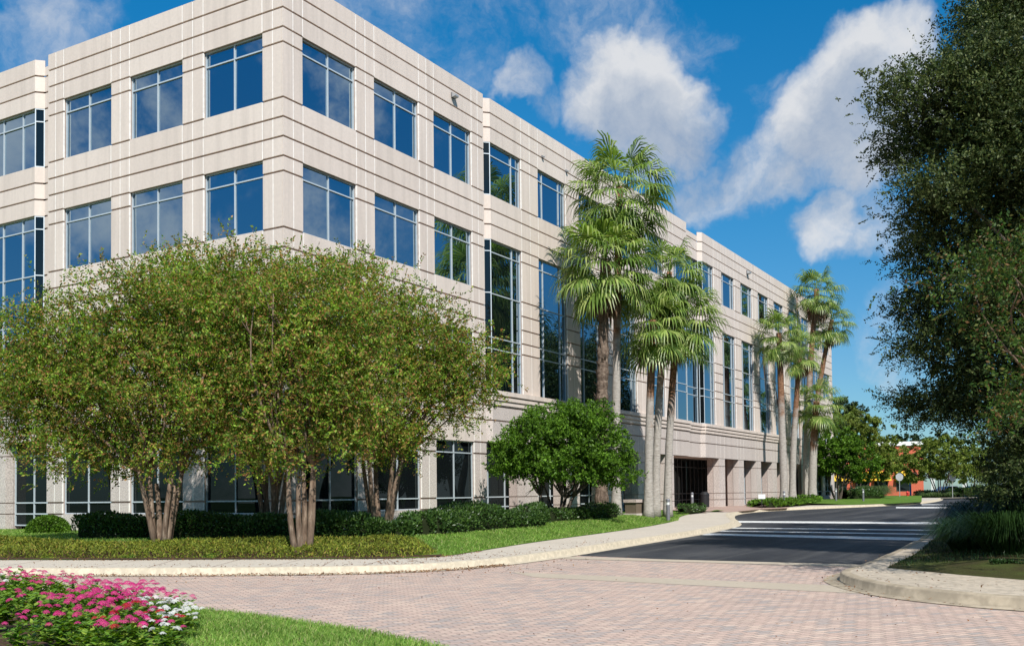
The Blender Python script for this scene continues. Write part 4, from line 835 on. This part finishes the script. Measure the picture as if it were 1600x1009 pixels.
so = plant_tree('live_oak', (-1.5, -33.0, .1), 'live oak behind the right pavement, outside the frame, shading the large oak', 'tree', sh, 7000, 11, .45, .13, .5, M['oak'], M['obark'], stems_ring(2, .2, 3.4, .8), .3, .1, 34, .9, .2)
so.scale = (1.25, 1.25, 1.4)
for x, y, lab in ((6.5, -33.0, 'second live oak outside the frame along the right verge'), (15.0, -33.0, 'third live oak outside the frame along the right verge'), (26.0, -31.0, 'fourth live oak outside the frame, farther along the right verge')):
    o = copy_tree(so); o.location = (x, y, .2); o.rotation_euler = (0, 0, x); o.scale = (1.35, 1.35, 1.4); o['label'] = lab
for o in [q for q in bpy.data.objects if q.get('category') == 'tree' and 'outside the frame' in q.get('label', '')]: o['group'] = 'live oaks along the right verge'
# ------------------------------------------------------------------ street furniture
def bollard(px, d, zf, label, g='bollard lamps'):
    x, y = C2(px, d); z = zf(x, y); root = empty('bollard_lamp', (x, y, z)); tag(root, label, 'bollard', g); m = MB(); m.lathe([(.085, -.05), (.085, .72), (.08, .73)]); m.build('post', M['bollard'], root)
    m = MB(); m.lathe([(.07, .73), (.07, .86)]); m.build('lens', M['bollard_lens'], root); m = MB(); m.lathe([(.092, .86), (.092, .95), (.07, .99), (.02, 1.0)]); m.build('cap', M['bollard'], root)
bollard(1042.5, 44.5, lawn, 'grey bollard lamp on the lawn tip in front of the entrance palms'); bollard(1080.5, 61, lambda x, y: .58, 'grey bollard lamp standing before the dark entrance glazing')
bollard(1305, 80, lawn, 'grey bollard lamp near the dark round tree past the building'); bollard(1347.5, 83, lawn, 'grey bollard lamp nearest the fountain grass'); bollard(1224, 69, lawn, 'grey bollard lamp in front of the leftmost far palm')
x, y = C2(994, 46.5); z = lawn(x, y); root = empty('stone_pedestal', (x, y, z), math.radians(-14)); tag(root, 'low stone pedestal with pale pink slab top, between two palms', 'stone seat')
m = MB(); m.box(-.47, .47, -.32, .32, .10, .60); m.build('block', concrete('dark_stone', (.16, .125, .09), .3), root)
m = MB(); m.box(-.53, .53, -.38, .38, .60, .74); m.build('slab', M['pink_granite'], root); m = MB(); m.box(-.53, .53, -.38, .38, -.1, .10); m.build('foot', M['granite'], root)
x, y = C2(1100, 65.5); root = empty('litter_bin', (x, y, .6)); tag(root, 'black round litter bin beside the first entrance column', 'bin'); m = MB(); m.lathe([(.27, 0), (.29, .05), (.30, .78)]); m.build('drum', M['black'], root); m = MB(); m.lathe([(.31, .78), (.31, .84), (.2, .98), (.12, 1.02)]); m.build('lid', M['black'], root)
x, y = C2(1189, 63.5); z = lawn(x, y); root = empty('small_sign', (x, y, z), math.radians(-56)); tag(root, 'small blank white sign on a short dark post by the planting', 'sign'); m = MB(); m.box(-.02, .02, -.02, .02, -.1, .55); m.build('post', M['black'], root); m = MB(); m.box(-.22, .22, -.04, -.021, .50, .78); m.build('panel', M['white'], root)
def street_sign(px, d, h, sides, size, label, cat='road sign'):
    x, y = C2(px, d); root = empty('road_sign', (x, y, .42), math.radians(-58)); tag(root, label, cat); m = MB(); m.tube([(0, 0, -.2), (0, 0, h)], .04, 8); m.build('post', M['steel'], root)
    m = MB(); pts = [(size * math.cos(2 * math.pi * (k + .5) / sides), size * math.sin(2 * math.pi * (k + .5) / sides)) for k in range(sides)]; f0 = [(a, -.05, h - size + b) for a, b in pts]; f1 = [(a, -.03, h - size + b) for a, b in pts]; m.face(f0); m.face(f1[::-1])
    for k in range(sides): m.face([f0[k], f1[k], f1[(k + 1) % sides], f0[(k + 1) % sides]])
    m.build('plate', M['steel'], root)
street_sign(1404.5, 112, 3.0, 8, .45, 'grey back of an octagonal road sign on a post beside the hydrant'); street_sign(1487, 120, 2.9, 8, .42, 'grey back of an octagonal road sign in front of the far hedge')
x, y = C2(1416.5, 118); root = empty('fire_hydrant', (x, y, .5)); tag(root, 'small red fire hydrant on the grass by the far crossing', 'hydrant'); m = MB(); m.lathe([(.17, 0), (.17, .06), (.12, .08), (.12, .62), (.15, .63), (.15, .68), (.12, .76), (.05, .84), (.03, .9)]); m.build('barrel', M['red'], root, True); m = MB(); m.tube([(-.24, 0, .48), (.24, 0, .48)], .06, 8); m.tube([(0, 0, .45), (0, -.22, .45)], .075, 8); m.build('nozzle', M['red'], root)
x, y = C2(1421.5, 124); root = empty('blue_marker_post', (x, y, .4)); tag(root, 'tall blue marker post behind the red hydrant', 'post'); m = MB(); m.box(-.09, .09, -.09, .09, -.1, 2.0); m.build('post', M['blue'], root); m = MB(); m.box(-.1, .1, -.1, .1, 2.0, 2.12); m.build('cap', M['white'], root)
x, y = C2(1376, 99); tuft('fountain_grass', x - .6, y + .6, .55, 1.7, 1.25, 1700, 'fountain', 'large fountain grass clump by the road past the building', 'ornamental grass', .03)
for px, lab in ((1446, 'small fountain grass tuft left of the far road sign'), (1463, 'small fountain grass tuft in the middle of the far kerb'), (1480, 'small fountain grass tuft at the foot of the far road sign')):
    x, y = C2(px, 122); tuft('fountain_grass', x, y, .5, 1.0, .6, 350, 'fountain', lab, 'ornamental grass', .05, 'small grass tufts at the far junction')
# ------------------------------------------------------------------ beyond the junction
FZ = .42
far_poly = [C2(1330, 108), C2(1418, 114), C2(1446, 118), C2(1540, 121), C2(1750, 126), C2(1900, 330), C2(1000, 330)]
sheet('far_ground', far_poly, lambda x, y: float(gz(x, y)) + .10, M['lawn'])
sheet('far_pavement', [C2(1380, 107), C2(1446, 114), C2(1560, 117.5), C2(1760, 121), C2(1750, 126), C2(1540, 121.5), C2(1446, 118.5), C2(1405, 113)], lambda x, y: float(gz(x, y)) + .13, M['sidewalk'])
hedge('clipped_hedge', [C2(1430, 126), C2(1494, 127)], 1.5, .9, lambda x, y: .5, 'far dark hedge behind the road sign, left stretch', 900, .22, 'hedge')
hedge('clipped_hedge', [C2(1496, 124), C2(1545, 125.5)], 1.8, 1.2, lambda x, y: .5, 'far clipped hedge behind the road sign, right stretch', 1200, .22, 'hedge')
rx, ry = C2(1366, 150); ang = math.atan2(CR[1], CR[0]); root = empty('red_building', (rx, ry, .4), ang + math.radians(0)); tag(root, 'red stucco building with white fascia and yellow awnings beyond the trees', 'building')
m = MB(); m.box(-9, 7.3, 0, 14, -.2, 7.7); m.build('wall', M['redwall'], root); m = MB(); m.box(-9.2, 7.5, -.25, 14.2, 7.7, 8.3); m.build('roof', M['white'], root)
for k, a in enumerate((-5.2, -1.9, .9, 4.2)):
    m = MB(); m.hexa([(a - 1.25, -1.0, 2.5), (a + 1.25, -1.0, 2.5), (a + 1.25, -.003, 2.5), (a - 1.25, -.003, 2.5), (a - 1.25, -.9, 2.75), (a + 1.25, -.9, 2.75), (a + 1.25, -.003, 3.9), (a - 1.25, -.003, 3.9)]); m.build('awning', M['yellow'], root)
    m = MB(); m.box(a - 1.0, a + 1.0, -.06, -.002, .9, 2.45); w_ = m.build('window', M['dark_alu'], root); m = MB(); m.box(a - .92, a + .92, -.08, -.061, .98, 2.38); m.build('pane', M['ground_glass'], w_)
for px, d, lab in ((1457, 140, 'white post standing left of the parked car behind the far hedge'), (1506, 138, 'pale post standing above the parked cars on the right')):
    x, y = C2(px, d); root = empty('white_post', (x, y, .4)); tag(root, lab, 'post'); m = MB(); m.box(-.22, .22, -.22, .22, -.1, 2.6); m.build('shaft', M['white'], root); m = MB(); m.box(-.28, .28, -.28, .28, 2.6, 2.75); m.build('cap', M['white'], root)
def car(px, d, rot, col, label):
    x, y = C2(px, d); root = empty('parked_car', (x, y, .45), ang + rot); tag(root, label, 'car', 'cars parked behind the far hedge'); pm = plain('car_paint', col, .3, .5, .3, .03)
    m = MB(); sec = [(-2.2, .75), (-2.1, .95), (-1.2, 1.02), (-.55, 1.45), (.85, 1.48), (1.55, 1.05), (2.15, .98), (2.25, .6), (2.2, .3), (-2.2, .3)]; n = len(sec); a = [(p, -.86, q) for p, q in sec]; b = [(p, .86, q) for p, q in sec]; m.face(a[::-1]); m.face(b)
    for i in range(n): m.face([a[i], a[(i + 1) % n], b[(i + 1) % n], b[i]])
    m.build('body', pm, root); m = MB()
    for s in (-.865, .865): m.face([(-1.05, s, 1.05), (1.35, s, 1.08), (.8, s, 1.42), (-.55, s, 1.40)])
    m.build('window', M['ground_glass'], root)
    for wx in (-1.4, 1.4):
        for wy in (-.8, .8): m = MB(); m.tube([(wx, wy - .1, .32), (wx, wy + .1, .32)], .33, 14); w_ = m.build('wheel', M['black'], root); m = MB(); m.tube([(wx, wy - .11, .32), (wx, wy + .11, .32)], .19, 10); m.build('rim', M['steel'], w_)
car(1479, 134, .3, (.45, .47, .5), 'silver parked car behind the far hedge, left of the others'); car(1522, 131, .2, (.07, .11, .18), 'dark blue parked car behind the right stretch of far hedge'); car(1552, 133, .3, (.5, .52, .55), 'pale parked car at the dark edge of the oak')
FG = 'trees behind the far junction'
for args in ((1466, 122, .5, 'olive green tree with dark trunk left of the second road sign', [(1440, 722, 44, 30), (1470, 714, 45, 32), (1495, 730, 40, 24), (1416, 730, 32, 22), (1400, 724, 20, 14)], 1200, 51, .2, FG, 'farleaf', 'street_tree', 2.2, .8),
             (1518, 128, .5, 'yellowish olive tree over the parked cars, right of the second road sign', [(1510, 728, 36, 26), (1545, 722, 45, 34), (1575, 735, 36, 26)], 750, 52, .2, FG, 'farleaf', 'street_tree', 2.2, .8),
             (1420, 230, .4, 'dark distant tree above the white fascia, left', [(1415, 692, 26, 14), (1398, 695, 18, 12)], 260, 53, .4, FG, 'pine', 'distant_tree', 6, 1),
             (1480, 225, .4, 'dark distant tree showing between the olive tree and the oak', [(1470, 694, 24, 16), (1500, 700, 26, 20)], 300, 54, .4, FG, 'pine', 'distant_tree', 5, 1),
             (1600, 165, .4, 'broad dark tree closing the far end of the street', [(1570, 720, 40, 34), (1640, 715, 60, 40), (1720, 715, 60, 44)], 500, 55, .3, FG, 'pine', 'distant_tree', 4, 1)):
    ligustrum(*args[:3], args[3], args[4], args[5], args[6], args[7], args[8], args[9], args[10], args[11], args[12])
# trees across the street, seen only as dark reflections in the ground-floor glass
RNG = np.random.default_rng(61)
for k, (x, y) in enumerate(((-30, 46), (-40, 40), (-24, 56), (-46, 30))):
    o = copy_tree(so); o.location = (x, y, 0); o.rotation_euler = (0, 0, 1.3 * k); o['label'] = ['first', 'second', 'third', 'fourth'][k] + ' tree across the street mirrored in the left ground-floor glass'; o['group'] = 'trees across the street'
for k, (x, y, s_) in enumerate(((36, -30, 1.2), (46, -29, 1.4), (57, -31, 1.5), (70, -32, 1.6), (84, -35, 1.6), (100, -38, 1.7))):
    o = copy_tree(so); o.location = (x, y, .3); o.rotation_euler = (0, 0, 2.1 * k + .4); o.scale = (s_, s_, s_); o['label'] = ['nearest', 'second', 'third', 'fourth', 'fifth', 'farthest'][k] + ' tall tree along the far right verge, mirrored in the tall glazing'; o['group'] = 'tall trees along the far right verge'
# ------------------------------------------------------------------ sky, sun, camera
w = bpy.data.worlds.new('World'); sc.world = w; w.use_nodes = True; nt = w.node_tree; nt.nodes.clear()
SUN = np.array([-1.0, -1.0, 1.35]); SUN /= np.linalg.norm(SUN); el = math.asin(SUN[2])
sky = N(nt, 'ShaderNodeTexSky', sky_type='NISHITA'); sky.sun_disc = False; sky.sun_elevation = el; sky.sun_rotation = math.radians(225); sky.air_density = 1.0; sky.dust_density = .3; sky.ozone_density = 2.6; sky.altitude = 0
tc = N(nt, 'ShaderNodeTexCoord'); gen = tc.outputs['Generated']
warp = N(nt, 'ShaderNodeTexNoise'); warp.inputs['Scale'].default_value = 5.5; warp.inputs['Detail'].default_value = 6; warp.inputs['Roughness'].default_value = .6; nt.links.new(gen, warp.inputs['Vector'])
def vmath(op, a, b=None, s=None):
    n = N(nt, 'ShaderNodeVectorMath', operation=op)
    for v, k in ((a, 0), (b, 1)):
        if v is None: continue
        if hasattr(v, 'links'): nt.links.new(v, n.inputs[k])
        else: n.inputs[k].default_value = v
    if s is not None: n.inputs['Scale'].default_value = s
    return n
def fmath(op, a, b=None, cl=False):
    n = N(nt, 'ShaderNodeMath', operation=op); n.use_clamp = cl
    for v, k in ((a, 0), (b, 1)):
        if v is None: continue
        if hasattr(v, 'links'): nt.links.new(v, n.inputs[k])
        else: n.inputs[k].default_value = v
    return n.outputs[0]
wv = vmath('SCALE', vmath('SUBTRACT', warp.outputs['Color'], (.5, .5, .5)).outputs[0], None, .16).outputs[0]
dirn = vmath('NORMALIZE', vmath('ADD', vmath('NORMALIZE', gen).outputs[0], wv).outputs[0]).outputs[0]
def maprange(v, a, b, c0, c1, smooth=True):
    m = N(nt, 'ShaderNodeMapRange'); m.interpolation_type = 'SMOOTHSTEP' if smooth else 'LINEAR'; nt.links.new(v, m.inputs['Value'])
    for k, x in zip(('From Min', 'From Max', 'To Min', 'To Max'), (a, b, c0, c1)): m.inputs[k].default_value = x
    return m.outputs[0]
PUFFS = ((985, 140, 95, 1.0), (930, 165, 70, .9), (1060, 175, 70, 1.0), (1010, 205, 60, .8), (1330, 110, 80, 1.0), (1400, 95, 70, .8), (1300, 190, 90, 1.0), (1240, 235, 70, .8), (1180, 265, 60, .72), (1110, 285, 50, .6), (1370, 240, 80, .85), (1440, 160, 70, .8), (800, 145, 45, .75), (830, 175, 40, .6), (1310, 360, 45, .65), (1345, 395, 40, .45), (1375, 525, 60, .42), (60, 75, 90, .36), (130, 50, 60, .3), (700, 45, 130, .33), (980, 20, 100, .34), (1200, 150, 50, .3), (1400, 390, 60, .35), (820, 15, 120, .36), (620, 10, 110, .34), (1090, 40, 60, .28))
def puffs(dv):
    acc = None
    for px, py, rr, wt in PUFFS:
        dd = ray(px, py); dd = dd / np.linalg.norm(dd); dt = vmath('DOT_PRODUCT', dv, tuple(dd)).outputs['Value']; a = rr * 1.5 / math.hypot(F, px - 800, py - CY)
        v = fmath('MULTIPLY', maprange(dt, math.cos(a), 1 - (1 - math.cos(a)) * .05, 0, 1), wt); acc = v if acc is None else fmath('MAXIMUM', acc, v)
    return acc
acc = puffs(dirn); above = puffs(vmath('NORMALIZE', vmath('ADD', dirn, tuple(np.array([0, 0, .045]) - .012 * CR)).outputs[0]).outputs[0])
n1 = noise(nt, gen, 7, 11, .62); n2 = noise(nt, gen, 3.2, 7, .58); n3 = noise(nt, dirn, 19, 9, .66)
fwd = vmath('DOT_PRODUCT', gen, tuple(CF)).outputs['Value']
elsewhere = fmath('MULTIPLY', maprange(fwd, .86, .6, 0, 1), maprange(fmath('ADD', fmath('MULTIPLY', n2, .55), fmath('MULTIPLY', n1, .45)), .43, .60, 0, .72)); gap = vmath('DOT_PRODUCT', gen, tuple(np.array([.885, -.40, .22]) / np.linalg.norm([.885, -.40, .22]))).outputs['Value']; elsewhere = fmath('MULTIPLY', elsewhere, maprange(gap, math.cos(math.radians(15)), math.cos(math.radians(8)), 1, 0)); acc = fmath('MAXIMUM', acc, elsewhere)
dens = fmath('ADD', fmath('MULTIPLY', acc, 1.12), fmath('ADD', fmath('MULTIPLY', fmath('SUBTRACT', n1, .5), 1.5), fmath('MULTIPLY', fmath('SUBTRACT', n3, .5), 1.0)))
dens = fmath('MULTIPLY', maprange(dens, .16, 1.2, 0, .94), maprange(acc, .0, .2, 0, 1))
CB = 1.0
shade = fmath('ADD', fmath('MULTIPLY', fmath('SUBTRACT', 1.0, above), .55), fmath('ADD', fmath('MULTIPLY', fmath('SUBTRACT', n1, .5), .9), fmath('MULTIPLY', fmath('SUBTRACT', n3, .5), .55)))
ccol = ramp(nt, fmath('ADD', shade, .22), [(.08, (3.3 * CB, 4.3 * CB, 6.0 * CB)), (.34, (5.4 * CB, 6.1 * CB, 7.2 * CB)), (.70, (8.9 * CB, 9.0 * CB, 9.2 * CB))])
ccol = vmath('SCALE', ccol, None, 1.0).outputs[0]
sz = N(nt, 'ShaderNodeSeparateXYZ'); nt.links.new(gen, sz.inputs[0])
tint = mixc(nt, 1.0, sky.outputs[0], ramp(nt, sz.outputs[2], [(0.0, (.62, .90, 1.10)), (.12, (.52, .93, 1.16)), (.25, (.28, 1.0, 1.32)), (.45, (.07, 1.1, 1.56))]), 'MULTIPLY')
mix = mixc(nt, dens, tint, ccol)
bg = N(nt, 'ShaderNodeBackground'); bg.inputs['Strength'].default_value = .07; nt.links.new(mix, bg.inputs[0]); wo = N(nt, 'ShaderNodeOutputWorld'); nt.links.new(bg.outputs[0], wo.inputs[0])
ld = bpy.data.lights.new('sun', 'SUN'); ld.energy = 4.8; ld.angle = math.radians(.53); ld.color = (1.0, .955, .89); lo = link(bpy.data.objects.new('sun', ld)); lo.rotation_euler = Vector(-SUN).to_track_quat('-Z', 'Y').to_euler(); lo.location = (0, 0, 60)
cd = bpy.data.cameras.new('camera'); cam = link(bpy.data.objects.new('camera', cd)); cd.sensor_width = 36; cd.lens = F / 1600 * 36; cd.shift_y = (CY - 504.5) / 1600; cd.clip_start = .1; cd.clip_end = 3000
R = Matrix(((CR[0], CU[0], -CF[0]), (CR[1], CU[1], -CF[1]), (CR[2], CU[2], -CF[2]))); cam.matrix_world = Matrix.Translation(Vector(EYE)) @ R.to_4x4(); sc.camera = cam
sc.view_settings.view_transform = 'Standard'; sc.view_settings.look = 'None'; sc.view_settings.gamma = 1.0; sc.view_settings.exposure = 0.3
sc.render.engine = 'CYCLES'; sc.cycles.use_denoising = True; sc.cycles.max_bounces = 8; sc.cycles.transparent_max_bounces = 8; sc.cycles.caustics_reflective = False; sc.cycles.caustics_refractive = False
